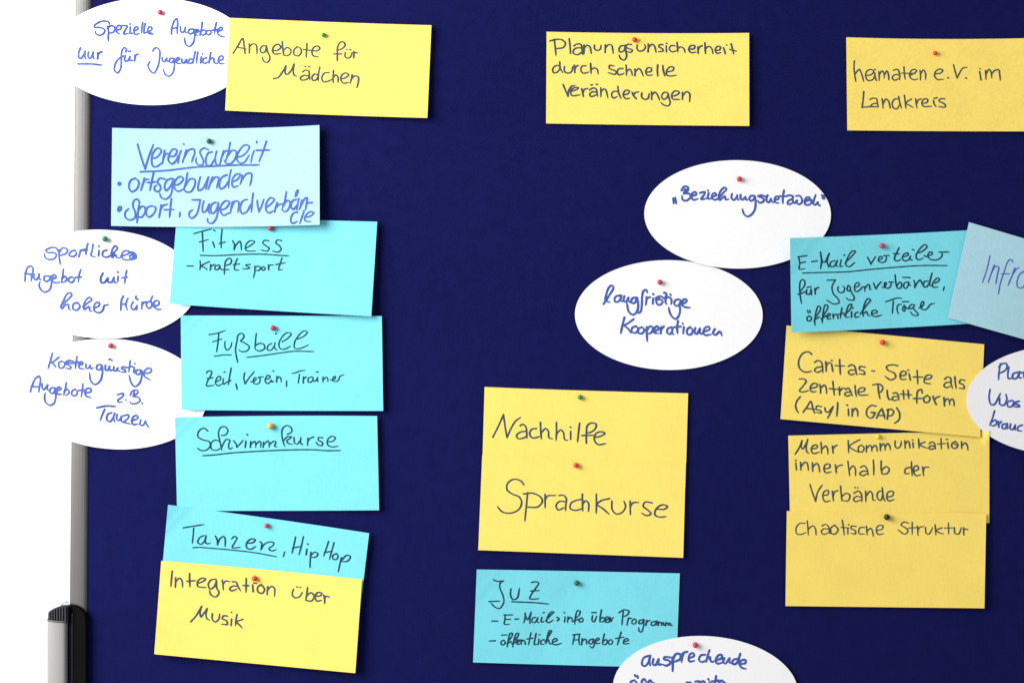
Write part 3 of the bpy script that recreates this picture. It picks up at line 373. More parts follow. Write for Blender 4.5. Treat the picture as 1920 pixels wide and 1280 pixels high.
 "392,252 345,275 332,337 355,352 390,322 407,260 / 412,250 402,312 412,347 / 442,283 435,332 460,342 492,285* 492,337 517,335 / 602,267 550,265 545,285 590,297 607,322 570,347 528,335 / 625,268 630,330 628,402 / 625,302 660,235 702,237 702,282 640,312 / 727,228 720,270 715,312 / 722,262 740,222 772,213 / 785,277 837,252 830,227 800,235 785,277 795,307 842,300 / 947,242 905,247 885,292 910,312 955,297 / 987,198 967,260 955,312 / 960,287 990,262 997,297 1010,312 1032,305 / 1050,297 1107,272 1105,242 1075,247 1050,290 1060,327 1107,320 / 1132,275 1120,312 1140,327 1182,277* 1182,317 1197,321 / 1257,282 1220,292 1210,327 1240,332 1267,295 / 1287,233 1272,290 1277,342 / 1290,332 1337,322 1337,292 1300,297 1280,327 1300,367 1342,379",
 "257,490 225,502 215,542 240,572 272,550 277,512 257,490 / 260,438 268,452 / 284,446 291,466 / 367,502 355,478 335,487 325,540 320,592 / 427,517 415,490 395,502 385,560 380,602 / 447,518 440,562 470,540 / 497,530 492,562 / 805,512 765,513 770,530 800,540 765,560 / 850,502 892,500 880,532 850,567 / 903,542 942,517 930,497 905,512 900,552 925,567 / 987,508 980,562 / 975,477 981,486 / 1052,448 1042,510 1030,572 / 1008,502 1077,492 / 1085,537 1127,512 1110,492 1085,507 1080,552 / 1142,518 1135,562"]),
}

# ------------------------------------------------------------------ the setting
wall = MB()
wall.add([(-4, 0.55, -2.2), (4, 0.55, -2.2), (4, 0.55, 2.2), (-4, 0.55, 2.2),
          (-4, 0.65, -2.2), (4, 0.65, -2.2), (4, 0.65, 2.2), (-4, 0.65, 2.2)],
         [(0, 1, 2, 3), (7, 6, 5, 4), (0, 4, 5, 1), (1, 5, 6, 2), (2, 6, 7, 3), (3, 7, 4, 0)])
wo = wall.build("wall", M['wall'])
wo['kind'] = 'structure'

# ------------------------------------------------------------------ pinboard
BT, BB, BR_ = -330, 1960, 2660        # board edges beyond the photo, in photo pixels


def left_edge(py):                    # the board hangs a fraction of a degree out of plumb
    return 142.0 - 13.5 * py / 1280.0


def right_gap(py):
    return left_edge(py) + 30.5 + 4.0 * py / 1280.0


board = thing("pinboard", "dark blue felt pinboard in a satin aluminium frame with a silver leg",
              "pinboard", (0, 0, (640 - BB) * PX))


def box_px(mb, x0, x1, y0, y1, h0, h1):
    """Box between photo pixels and between two heights in front of the board (parallel to the board)."""
    f = PX
    xs = [(x - 960) * f for x in (x0, x1)]
    zs = [(640 - y) * f for y in (y1, y0)]
    ys = [-h1, -h0]
    vs = [(xs[a], ys[b], zs[c]) for a in (0, 1) for b in (0, 1) for c in (0, 1)]
    mb.add(vs, [(0, 1, 3, 2), (4, 6, 7, 5), (0, 4, 5, 1), (2, 3, 7, 6), (0, 2, 6, 4), (1, 5, 7, 3)])


mb = MB()
x0a, x0b = left_edge(BT) + 18, left_edge(BB) + 18
vs = []
for yy, xl in ((BT + 12, x0a), (BB - 12, x0b)):
    for hh in (0.0, -0.022):
        vs.append(((xl - 960) * PX, -hh, (640 - yy) * PX))
        vs.append(((BR_ - 12 - 960) * PX, -hh, (640 - yy) * PX))
mb.add(vs, [(0, 1, 5, 4), (2, 6, 7, 3), (0, 2, 3, 1), (4, 5, 7, 6), (0, 4, 6, 2), (1, 3, 7, 5)])
mb.build("felt_panel", M['felt'], board)

# frame: rounded aluminium channel, left upright
prof = [(0, -22), (0, -5), (0.3, -1.5), (1.0, 0.8), (2.2, 2.2), (3.8, 2.9), (6.0, 3.2), (10, 3.4), (15, 3.5), (20.5, 3.4), (25, 2.9),
        (27.6, 1.9), (29.3, 0.5), (30.2, -1.0), (30.4, -2.5), (30.4, -22)]


def upright(mb, xfun, y0, y1, flip=False, n=10):
    rings = []
    for k in range(n + 1):
        yy = y0 + (y1 - y0) * k / n
        xl = xfun(yy)
        w = (right_gap(yy) - left_edge(yy)) / 30.4
        ring = []
        for dx, hh in prof:
            d = dx * w
            x = xl - d if flip else xl + d
            ring.append(((x - 960) * PX, -hh / 1000, (640 - yy) * PX))
        rings.append(ring)
    mb.extrude(rings)


mb = MB()
upright(mb, left_edge, BT, BB)
mb.build("frame_upright", M['alu'], board, smooth=False, bevel=0.0004)
mb = MB()
upright(mb, lambda y: BR_, BT, BB, flip=True)
mb.build("frame_upright", M['alu'], board, bevel=0.0004)
for yc in (BT, BB - 34):
    mb = MB()
    box_px(mb, left_edge(yc) + 32, BR_ - 32, yc, yc + 34, -0.022, 0.0034)
    mb.build("frame_rail", M['alu'], board, bevel=0.002)


# leg: black plastic holder clamped on the frame, silver half-round profile, ribbed end cap
LEG_B = 2500


def leg(shift):
    sx = lambda x: (x + shift - 960) * PX
    sz = lambda y: (640 - y) * PX
    # black body with a domed top
    mb = MB()
    outline = [(129.5, LEG_B), (129.5, 1133.5), (133, 1131.2), (138, 1130.4), (145, 1131.2), (153, 1134.4), (160, 1139.5),
               (164.5, 1144.5), (166.5, 1150), (167.6, 1162), (167.8, LEG_B)]
    ring0 = [(sx(x), -0.004, sz(y)) for x, y in outline]
    ring1 = [(sx(x), -0.0068, sz(y)) for x, y in outline]
    cx, cy = 149, 1700
    ring2 = [(sx(149 + (x - 149) * 0.86), -0.0088, sz(y if y > 1500 else y + 3.5)) for x, y in outline]
    mb.extrude([ring0, ring1, ring2])
    body = mb.build("leg_holder", M['black_plastic'], board, bevel=0.0006)
    # groove strip on the holder
    mb = MB()
    box_px(mb, 138.0 + shift, 142.5 + shift, 1146, LEG_B, 0.0083, 0.0097)
    mb.build("groove_strip", M['cap_plastic'], body, bevel=0.0005)
    # silver half-round profile
    mb = MB()
    rings = []
    for yy in (1158.5, 1159.5, 1400, LEG_B):
        ins = 0.6 if yy == 1158.5 else 0.0
        ring = []
        for k in range(17):
            a = math.pi * k / 16
            ring.append((sx(114.0 - (17.6 - ins) * math.cos(a)), -0.008 - (0.0085 - ins * PX) * math.sin(a) ** 0.35,
                         sz(yy + 3.0 * (1 - math.cos(a)) * 0.5)))
        rings.append(ring)
    mb.extrude(rings)
    mb.build("leg_profile", M['alu_leg'], board, smooth=False, bevel=0.0002)
    # bright rim of the profile
    mb = MB()
    rings = []
    pts = []
    for k in range(17):
        a = math.pi * k / 16
        pts.append((sx(114.3 - 18.4 * math.cos(a)), -0.008 - 0.0092 * math.sin(a) ** 0.35, sz(1156.6 + 3.0 * (1 - math.cos(a)) * 0.5)))
    for p in pts:
        ring = []
        for q in range(6):
            b = 2 * math.pi * q / 6
            ring.append((p[0] + 0.0002 * math.cos(b), p[1] - 0.0004 * math.cos(b), p[2] + 0.00075 * math.sin(b)))
        rings.append(ring)
    mb.extrude(rings)
    # ribbed end cap: a squat plug whose top slopes up to the holder
    top = [(97.8, 1144.0), (99.4, 1141.2), (103, 1138.6), (109, 1135.8), (116, 1133.3), (124, 1131.5), (131, 1130.7), (136.5, 1131.0)]
    outl = [(136.5, 1161.5), (116, 1160.5), (97.6, 1157.5)] + top
    mbc = MB()
    mbc.extrude([[(sx(x), -0.004, sz(y)) for x, y in outl], [(sx(x), -0.0125, sz(y)) for x, y in outl],
                 [(sx(117 + (x - 117) * 0.93), -0.0142, sz(y + (1.6 if y < 1150 else 0))) for x, y in outl]])
    nplug = len(mbc.f)
    for x in (101.6, 105.4, 109.8, 114.8, 120.0, 125.0, 130.2):
        yt = float(np.interp(x, [p[0] for p in top], [p[1] for p in top])) + 1.6
        box_px(mbc, x + shift, x + shift + 1.7, yt, 1160, 0.0120, 0.0154)
    cap = mbc.build("end_cap", M['cap_plastic'], board)
    cap.data.materials.append(M['rib'])
    for pi, pl in enumerate(cap.data.polygons):
        pl.material_index = 1 if pi >= nplug else 0
    mb.build("rim", M['alu'], cap, smooth=True)
    # little clip behind the cap
    mb = MB()
    rings = []
    for k in range(9):
        t = k / 8
        x = 114.5 + 14.5 * t
        y = 1134.5 - 9.5 * math.sin(t * math.pi / 2)
        rings.append([(sx(x), -0.0045, sz(y)), (sx(x + 0.6), -0.0045, sz(y + 2.2)), (sx(x + 0.6), -0.009, sz(y + 2.2)), (sx(x), -0.009, sz(y))])
    mb.extrude(rings)
    mb.build("clip", M['clear'], cap)


leg(0)

# ------------------------------------------------------------------ cards
MM = 0.001


class Card:
    """A card in photo pixels: quad corners (TL, TR, BR, BL) or an ellipse, pinned at one point and lifting off the board."""

    def __init__(self, key, quad=None, ell=None, pin=None, base=0.8, L=1.5, R=1.5, T=0.0, B=1.0,
                 bow=(0, 0), crease=(), curl=None, over=0.0):
        self.key, self.quad, self.ell, self.pin = key, quad, ell, pin
        self.base, self.L, self.R, self.T, self.B = base, L, R, T, B
        self.bow, self.crease, self.curl, self.over = bow, crease, curl, over
        r = random.Random(sum(ord(c) * (i + 3) for i, c in enumerate(key)))
        self.w = [(r.uniform(0.010, 0.024), r.uniform(-0.02, 0.02), r.uniform(0, 6.28), r.uniform(0.05, 0.16)) for _ in range(3)]
        if quad:
            self.q = np.array(quad, float)
        if pin is None:
            pin = (self.uv2p(0.5, 0.13))
        self.pu, self.pv = self.p2uv(*pin)

    # (u, v) in 0..1 from the top left
    def uv2p(self, u, v):
        if self.quad:
            q = self.q
            p = (1 - u) * (1 - v) * q[0] + u * (1 - v) * q[1] + u * v * q[2] + (1 - u) * v * q[3]
            k = 4 * u * (1 - u)
            return (p[0], p[1] + k * ((1 - v) * self.bow[0] + v * self.bow[1]))
        cx, cy, a, b, th = self.ell
        x, y = (2 * u - 1) * a, (2 * v - 1) * b
        c, s = math.cos(math.radians(th)), math.sin(math.radians(th))
        return (cx + x * c - y * s, cy + x * s + y * c)

    def p2uv(self, px, py):
        if self.ell:
            cx, cy, a, b, th = self.ell
            c, s = math.cos(math.radians(th)), math.sin(math.radians(th))
            dx, dy = px - cx, py - cy
            return ((dx * c + dy * s) / a * 0.5 + 0.5, (-dx * s + dy * c) / b * 0.5 + 0.5)
        q = self.q
        o, e, f = q[0], q[1] - q[0], q[3] - q[0]
        d = np.array((px, py)) - o
        det = e[0] * f[1] - e[1] * f[0]
        return ((d[0] * f[1] - d[1] * f[0]) / det, (e[0] * d[1] - e[1] * d[0]) / det)

    def h(self, px, py):
        u, v = self.p2uv(px, py)
        sl = max(0, (self.pu - u) / max(self.pu, .05))
        sr = max(0, (u - self.pu) / max(1 - self.pu, .05))
        st = max(0, (self.pv - v) / max(self.pv, .05))
        sb = max(0, (v - self.pv) / max(1 - self.pv, .05))
        z = self.base + self.L * sl ** 2 + self.R * sr ** 2 + self.T * st ** 2 + self.B * sb ** 1.7
        for kx, ky, ph, am in self.w:
            z += am * (math.sin(kx * px + ky * py + ph) + 1) * 0.5
        if self.key != 'infra':                # the pin presses a small dimple into the card
            z -= 0.28 * math.exp(-((px - self.pin[0]) ** 2 + (py - self.pin[1]) ** 2) / 55.0)
        for (x1, y1), (x2, y2), am, wd in self.crease:
            d = ((px - x1) * (y2 - y1) - (py - y1) * (x2 - x1)) / math.hypot(x2 - x1, y2 - y1)
            # the corner beyond the crease is bent forward a little, with a ridge along the fold
            z += am * math.exp(-(d / wd) ** 2)
            z += am * 0.6 * max(0, d) / wd
        if self.over:                          # the card rides up over the board's frame
            t = min(1, max(0, (222 - px) / 48))
            z += self.over * t * t * (3 - 2 * t)
        if self.curl:
            x0, x1, ymax, am = self.curl
            t = min(1, max(0, (px - x0) / (x1 - x0)))
            s = min(1, max(0, (ymax - py) / 30.0))
            z += am * t * t * (3 - 2 * t) * s * s * (3 - 2 * s)
        return z * MM

    def paper(self, mat, parent):
        th = 0.30 * MM
        vs, fs = [], []
        if self.quad:
            nu, nv = 84, 44
            # faintly uneven cut edges
            for j in range(nv + 1):
                for i in range(nu + 1):
                    x, y = self.uv2p(i / nu, j / nv)
                    vs.append(P(x, y, self.h(x, y)))
            W = nu + 1
            for j in range(nv):
                for i in range(nu):
                    a = j * W + i
                    fs.append((a, a + W, a + W + 1, a + 1))
            rim = [i for i in range(W)] + [j * W + nu for j in range(1, nv + 1)] + \
                  [nv * W + i for i in range(nu - 1, -1, -1)] + [j * W for j in range(nv - 1, 0, -1)]
        else:
            nr, nt_ = 26, 128
            for j in range(1, nr + 1):
                for i in range(nt_):
                    a = -2 * math.pi * i / nt_
                    r = j / nr
                    x, y = self.uv2p(0.5 + 0.5 * r * math.cos(a), 0.5 + 0.5 * r * math.sin(a))
                    vs.append(P(x, y, self.h(x, y)))
            x, y = self.uv2p(0.5, 0.5)
            vs.append(P(x, y, self.h(x, y)))
            c = len(vs) - 1
            for i in range(nt_):
                k = (i + 1) % nt_
                fs.append((c, i, k))
                for j in range(nr - 1):
                    fs.append((j * nt_ + i, (j + 1) * nt_ + i, (j + 1) * nt_ + k, j * nt_ + k))
            rim = [(nr - 1) * nt_ + i for i in range(nt_)][::-1]
        n = len(vs)
        nf = len(fs)
        vs += [(x, y + th, z) for x, y, z in vs]
        fs += [tuple(k + n for k in f[::-1]) for f in fs[:nf]]
        for a, b in zip(rim, rim[1:] + rim[:1]):
            fs.append((a, b, b + n, a + n))
        o = link_mesh("paper", vs, fs, mat, parent, smooth=False)
        sm = [len(f) > 0 for f in fs]
        for k in range(2 * nf, len(fs)):
            sm[k] = False
        o.data.polygons.foreach_set("use_smooth", sm)
        bm = bmesh.new()
        bm.from_mesh(o.data)
        bmesh.ops.recalc_face_normals(bm, faces=bm.faces)
        for e in bm.edges:
            if len(e.link_faces) == 2 and e.calc_face_angle(0) > 1.0:
                e.smooth = False
        bm.to_mesh(o.data)
        bm.free()
        return o


def parse(line):
    """-> list of strokes, each a list of smooth runs of points."""
    out = []
    for st in line.split('/'):
        runs, cur = [], []
        for tok in st.split():
            star = tok.endswith('*')
            x, y = tok.rstrip('*').split(',')
            cur.append((float(x), float(y)))
            if star:
                runs.append(cur)
                cur = [cur[-1]]
        if len(cur) > 1 or not runs:
            runs.append(cur)
        out.append(runs)
    return out


def catmull(pts, step):
    if len(pts) == 1:
        return [pts[0]]
    p = [np.array(q) for q in pts]
    p = [2 * p[0] - p[1]] + p + [2 * p[-1] - p[-2]]
    out = []
    for i in range(1, len(p) - 2):
        p0, p1, p2, p3 = p[i - 1:i + 3]
        # centripetal parametrisation keeps tight loops clean
        t0 = 0.0
        t1 = t0 + max(np.linalg.norm(p1 - p0), 1e-4) ** 0.5
        t2 = t1 + max(np.linalg.norm(p2 - p1), 1e-4) ** 0.5
        t3 = t2 + max(np.linalg.norm(p3 - p2), 1e-4) ** 0.5
        n = max(2, int(np.linalg.norm(p2 - p1) / step))
        for k in range(n):
            t = t1 + (t2 - t1) * k / n
            a1 = (t1 - t) / (t1 - t0) * p0 + (t - t0) / (t1 - t0) * p1
            a2 = (t2 - t) / (t2 - t1) * p1 + (t - t1) / (t2 - t1) * p2
            a3 = (t3 - t) / (t3 - t2) * p2 + (t - t2) / (t3 - t2) * p3
            b1 = (t2 - t) / (t2 - t0) * a1 + (t - t0) / (t2 - t0) * a2
            b2 = (t3 - t) / (t3 - t1) * a2 + (t - t1) / (t3 - t1) * a3
            out.append(tuple((t2 - t) / (t2 - t1) * b1 + (t - t1) / (t2 - t1) * b2))
    out.append(pts[-1])
    return out


def write(card, key, width, mat, parent, nib=0.6):
    """Marker strokes as thin ribbons of ink lying on the card's surface."""
    ox, oy, sc, lines = TEXT[key]
    rnd = random.Random(len(key) * 31 + 5)
    for line in lines:
        name = "handwritten_line"
        if line[0] == '_':
            name, line = "underline", line[1:]
        strokes = parse(line)
        spans = sorted((min(p[0] for r in s for p in r), max(p[0] for r in s for p in r), i) for i, s in enumerate(strokes))
        cuts, reach = [], spans[0][1]
        for a, z, i in spans[1:]:
            if (a - reach) / sc > 26:            # a wide gap: two separate pieces of writing
                cuts.append((a + reach) / 2)
            reach = max(reach, z)
        pieces = [[] for _ in range(len(cuts) + 1)]
        for s in strokes:
            x = min(p[0] for r in s for p in r)
            pieces[sum(x > c for c in cuts)].append(s)
        for piece in pieces:
            lay_ink(card, piece, name, ox, oy, sc, width, mat, parent, nib, rnd)


def lay_ink(card, strokes, name, ox, oy, sc, width, mat, parent, nib, rnd):
    vs, fs = [], []
    layer = 0
    for runs in strokes:
        seq = []
        for run in runs:
            pts = [(ox + x / sc, oy + y / sc) for x, y in run]
            s = catmull(pts, 1.1)
            if seq:
                seq.append(None)           # sharp turn
            seq += s
        groups, cur = [], []
        for s in seq:
            if s is None:
                groups.append(cur)
                cur = []
            else:
                cur.append(s)
        groups.append(cur)
        press = rnd.uniform(0.94, 1.06)
        ph = rnd.uniform(0, 6.28)
        total = sum(len(g) for g in groups)
        cnt = 0
        for gi, g in enumerate(groups):
            layer += 1
            e0 = (0.05 + 0.014 * (layer % 9)) * MM
            if len(g) == 1:
                g = [g[0], (g[0][0] + 0.6, g[0][1] + 0.3)]
            A = np.array(g)
            tn = np.gradient(A, axis=0)
            ln = np.linalg.norm(tn, axis=1, keepdims=True)
            tn = tn / np.maximum(ln, 1e-6)
            nrm = np.stack([-tn[:, 1], tn[:, 0]], 1)
            lft, rgt, cs = [], [], []
            m = len(A)
            ws = []
            for i in range(m):
                ang = math.atan2(tn[i, 1], tn[i, 0])
                w = width * press * (0.84 + 0.26 * abs(math.sin(ang - nib)))
                w *= 1 + 0.05 * math.sin(0.35 * (cnt + i) + ph) + rnd.uniform(-0.03, 0.03)
                if gi == len(groups) - 1 and m > 14 and i > m - 6:
                    w *= 1 - 0.055 * (i - (m - 6))      # the pen lifts
                ws.append(w * 0.5)
                e = e0 + 0.030 * MM * i / m
                a = A[i] + nrm[i] * w * 0.5
                b = A[i] - nrm[i] * w * 0.5
                k = len(vs)
                vs.append(P(a[0], a[1], card.h(*a) + e))
                vs.append(P(b[0], b[1], card.h(*b) + e))
                if i:
                    fs.append((k - 2, k, k + 1, k - 1))
            cnt += m
            # round ends
            for i, sg in ((0, -1), (m - 1, 1)):
                e = e0 + 0.030 * MM * i / m
                base = math.atan2(nrm[i, 1], nrm[i, 0])
                c = len(vs)
                vs.append(P(A[i][0], A[i][1], card.h(*A[i]) + e))
                ids = []
                for q in range(9):
                    an = base - sg * math.pi * q / 8
                    x, y = A[i][0] + ws[i] * math.cos(an), A[i][1] + ws[i] * math.sin(an)
                    ids.append(len(vs))
                    vs.append(P(x, y, card.h(x, y) + e))
                for q in range(8):
                    fs.append((c, ids[q], ids[q + 1]))
    o = link_mesh(name, vs, fs, mat, parent)
    bm = bmesh.new()
    bm.from_mesh(o.data)
    for f in bm.faces:
        f.normal_update()
        if f.normal.y > 0:
            f.normal_flip()
    bm.to_mesh(o.data)
    bm.free()


YG, CG, PG, OG = ("yellow rectangular cards on the pinboard", "turquoise rectangular cards on the pinboard",
                  "pale blue rectangular cards on the pinboard", "white oval cards on the pinboard")
# key, name, paper, group, ink, pen width (photo px), label, geometry
CARDS = [
    ('spezielle', 'oval_card', 'white', OG, 'blue', 3.9,
     "white oval card at the top of the frame reading Spezielle Angebote nur für Jugendliche",
     dict(ell=(285, 96.8, 186, 100.6, 0), pin=(300.5, 23.8), over=3.6, base=.5, L=1.2, R=.8, B=.8)),
    ('angebote', 'rectangular_card', 'yellow', YG, 'slate', 3.2,
     "yellow card reading Angebote für Mädchen, its left edge over a white oval card",
     dict(quad=((431.4, 33.9), (808.9, 47.8), (801.2, 221.4), (422.2, 207.3)), pin=(606.9, 66.3), base=1.6, L=2.5, R=4, B=2, bow=(1, 1))),
    ('planung', 'rectangular_card', 'yellow', YG, 'slate', 3.4,
     "yellow card reading Planungsunsicherheit durch schnelle Veränderungen",
     dict(quad=((1024.9, 60), (1404.6, 62.2), (1405, 236.4), (1024, 231.7)), pin=(1189.8, 75), L=1.6, R=4, B=1.5, bow=(1.6, 0.6))),
    ('heimaten', 'rectangular_card', 'yellow', YG, 'slate_thin', 2.9,
     "yellow card reading heimaten e.V. im Landkreis, cut off by the photo's edge",
     dict(quad=((1586.8, 70.4), (1966, 71), (1968, 246.5), (1588.8, 244.7)), pin=(1753.4, 100.1), L=1.5, R=3, B=1.5, bow=(3, 0.6))),
    ('vereins', 'rectangular_card', 'pale', PG, 'blue_pale', 3.8,
     "pale blue card headed Vereinsarbeit with two bullet points below",
     dict(quad=((210.3, 239.9), (598.8, 234.8), (599.3, 421.5), (208.3, 423.4)), pin=(392, 265), base=.9, L=9, R=7.5, B=4.5, bow=(4.4, 3.0))),
    ('fitness', 'rectangular_card', 'cyan', CG, 'black', 3.0,
     "turquoise card headed Fitness, tucked under the pale blue Vereinsarbeit card",
     dict(quad=((331.6, 404.5), (707.2, 415.7), (696.1, 592.9), (317.9, 569.4)), pin=(506.9, 428), base=1.4, L=3.5, R=5.5, B=3.5, bow=(0.6, 1.0))),
    ('sport', 'oval_card', 'white', OG, 'blue', 4.2,
     "white oval card reading sportliches Angebot mit hoher Hürde",
     dict(ell=(192, 532.5, 178, 101.8, 2.0), pin=(196.7, 448), over=3.6, base=.5, L=1, R=.8, B=.8)),
    ('kosten', 'oval_card', 'white', OG, 'blue', 4.0,
     "white oval card reading Kostengünstige Angebote z.B. Tanzen",
     dict(ell=(212, 738.4, 177, 103, 4.2), pin=(207.7, 647.9), over=3.6, base=.5, L=1, R=.8, B=.8)),
    ('fussball', 'rectangular_card', 'cyan', CG, 'black', 2.8,
     "turquoise card headed Fußball above the words Zeit, Verein, Trainer",
     dict(quad=((338.8, 591.3), (715.8, 592.3), (718.5, 770), (340.4, 768.3)), pin=(511.9, 614.8), base=1.0, L=4.5, R=4, B=1.5, bow=(0, .5),
          crease=(((352, 616), (380, 588), 0.5, 4.5),))),
    ('schwimm', 'rectangular_card', 'cyan', CG, 'black', 2.9,
     "turquoise card with the single underlined word Schwimmkurse",
     dict(quad=((327.9, 782), (707, 779.6), (710.8, 956), (332, 957)), pin=(507, 798.5), base=.8, L=4.5, R=4.5, B=1, bow=(-1.6, .5),
          crease=(((338, 808), (368, 778), 0.5, 4.5),))),
    ('tanzen', 'rectangular_card', 'cyan', CG, 'black', 2.9,
     "turquoise card reading Tanzen, HipHop, half under a yellow card",
     dict(quad=((315, 945.8), (692.1, 999), (671.5, 1172), (299, 1122)), pin=(500.4, 985), base=2.0, L=5.5, R=4, B=.8, bow=(-1.5, 0),
          crease=(((325, 978), (355, 946), 0.5, 4.5),))),
    ('integration', 'rectangular_card', 'yellow', YG, 'slate', 3.4,
     "yellow card reading Integration über Musik",
     dict(quad=((302.3, 1050.5), (678.6, 1085.5), (666.1, 1261), (289.2, 1225.5)), pin=(477.3, 1083.8), base=3.6, L=6, R=4.8, B=1.5, bow=(-1.4, 0))),
    ('nachhilfe', 'rectangular_card', 'yellow', YG, 'slate', 3.4,
     "yellow card with the single word Nachhilfe",
     dict(quad=((908.6, 725.2), (1290.2, 737), (1285.3, 913), (903.5, 900)), pin=(1087.8, 744.5), base=.8, L=1.3, R=1.6, B=.4, bow=(1, 0))),
    ('sprach', 'rectangular_card', 'yellow', YG, 'slate', 3.3,
     "yellow card with the single word Sprachkurse in large letters",
     dict(quad=((904.2, 852), (1285.8, 866.5), (1281, 1045), (896.7, 1030.7)), pin=(1080.3, 872), base=1.6, L=1.6, R=1.8, T=.2, B=1.2)),
    ('juz', 'rectangular_card', 'cyan', CG, 'black', 2.9,
     "turquoise card headed JuZ with two dashed lines, a white oval over its corner",
     dict(quad=((893.9, 1067), (1274.6, 1074.3), (1268, 1251), (887, 1241)), pin=(1081.6, 1092.5), base=.8, L=1.6, R=.6, B=.7, bow=(-.5, .5),
          crease=(((1084, 1092), (1098, 1068), 0.18, 4.0), ((905, 1105), (935, 1066), 0.35, 6.0)))),
    ('beziehung', 'oval_card', 'white', OG, 'blue', 4.1,
     "white oval card with the single quoted word Beziehungsnetzwerk",
     dict(ell=(1383, 402, 175, 101.5, 0.6), pin=(1386.5, 335.8), base=.5, L=2, R=.8, B=2)),
    ('lang', 'oval_card', 'white', OG, 'blue', 4.2,
     "white oval card reading langfristige Kooperationen",
     dict(ell=(1254, 590.5, 176, 102.8, 0.5), pin=(1237.2, 529), base=.5, L=1.2, R=.5, B=1)),
    ('email', 'rectangular_card', 'cyan', CG, 'black', 2.9,
     "turquoise card headed E-Mail verteiler, partly covered by a pale blue card",
     dict(quad=((1481.3, 446.3), (1861, 429), (1864, 604), (1484, 623.7)), pin=(1654, 461), base=1.5, L=3, R=1, B=2.6, bow=(1.5, 1),
          crease=(((1656, 460), (1652, 438), 0.18, 4.0), ((1500, 480), (1530, 442), 0.35, 6.0)))),
    ('infra', 'rectangular_card', 'pale', PG, 'violet', 2.5,
     "tilted pale blue card starting Infra, cut off by the right edge of the photo",
     dict(quad=((1816.9, 416.6), (2180, 524), (2140, 698), (1777, 595.6)), pin=(2004, 494), base=9.5, L=-3.6, R=3, B=1)),
    ('caritas', 'rectangular_card', 'yellow', YG, 'slate_thin', 3.3,
     "yellow card reading Caritas-Seite als zentrale Plattform with a last line in brackets",
     dict(quad=((1474.9, 610), (1845.4, 645.3), (1837.7, 819), (1463.5, 785.3)), pin=(1654.8, 641.7), base=.9, L=1.4, R=.6, B=2.6)),
    ('mehr', 'rectangular_card', 'yellow', YG, 'slate_thin', 3.0,
     "yellow card reading Mehr Kommunikation innerhalb der Verbände",
     dict(quad=((1478, 816.3), (1855, 807), (1855, 980), (1481.8, 990)), pin=(1646, 818), base=.6, L=1.6, R=.5, B=.5,
          curl=(1836, 1855, 842, 4.2))),
    ('chaot', 'rectangular_card', 'yellow', YG, 'slate_thin', 2.7,
     "yellow card with the one line Chaotische Struktur along its top",
     dict(quad=((1475.3, 957.5), (1849.2, 962), (1845.8, 1139.6), (1472.8, 1135.4)), pin=(1663.2, 969), base=2.0, L=1.8, R=2.5, B=1.5)),
    ('platt', 'oval_card', 'white', OG, 'blue', 3.6,
     "white oval card with its right half outside the photo, its text starting Plat",
     dict(ell=(1988, 750, 176, 102, 0), pin=(1990, 690), base=2.9, L=1.6, R=1, B=.8)),
    ('ansprechende', 'oval_card', 'white', OG, 'blue', 4.3,
     "white oval card starting ansprechende, cut off by the bottom edge of the photo",
     dict(ell=(1323, 1294, 174, 102.3, 3.2), pin=(1303.8, 1208.5), base=2.6, L=1, R=1, B=1)),
]
BY = {}
for key, name, paper, group, ink, wd, label, g in CARDS:
    c = Card(key, **g)
    BY[key] = c
    px, py = g['pin']
    root = thing(name, label, "card", P(px, py, c.h(px, py)), group)
    c.paper(M[paper], root)
    write(c, key, wd, INK[ink], root, nib=0.6 if ink.startswith('blue') else 0.2)


# ------------------------------------------------------------------ pins
def pin_meshes():
    prof = [(0.0, 2.55), (0.75, 2.42), (1.45, 2.05), (2.0, 1.5), (2.38, 0.75), (2.5, 0.0), (2.38, -0.75), (2.0, -1.5),
            (1.45, -2.05), (0.95, -2.35), (0.80, -2.75), (0.0, -2.8)]
    n = 28
    vs, fs = [], []
    for r, z in prof:
        for k in range(n):
            a = 2 * math.pi * k / n
            vs.append((r * MM * math.cos(a), -z * MM, r * MM * math.sin(a)))
    for j in range(len(prof) - 1):
        for k in range(n):
            a, b = j * n + k, j * n + (k + 1) % n
            fs.append((a, b, b + n, a + n))
    me = bpy.data.meshes.new("head")
    me.from_pydata(vs, [], fs)
    bm = bmesh.new()
    bm.from_mesh(me)
    bmesh.ops.remove_doubles(bm, verts=bm.verts, dist=1e-6)
    bmesh.ops.recalc_face_normals(bm, faces=bm.faces)
    bm.to_mesh(me)
    bm.free()
    me.polygons.foreach_set("use_smooth", [True] * len(me.polygons))
    vs, fs = [], []
    for r, y in ((0.32, 2.6), (0.32, 10.5), (0.02, 12.5)):
        for k in range(10):
            a = 2 * math.pi * k / 10
            vs.append((r * MM * math.cos(a), y * MM, r * MM * math.sin(a)))
    for j in range(2):
        for k in range(10):
            a, b = j * 10 + k, j * 10 + (k + 1) % 10
            fs.append((a, b, b + 10, a + 10))
    nd = bpy.data.meshes.new("needle")
    nd.from_pydata(vs, [], fs)
    nd.materials.append(M['steel'])
    return me, nd


HEAD, NEEDLE = pin_meshes()
HEADS = {}


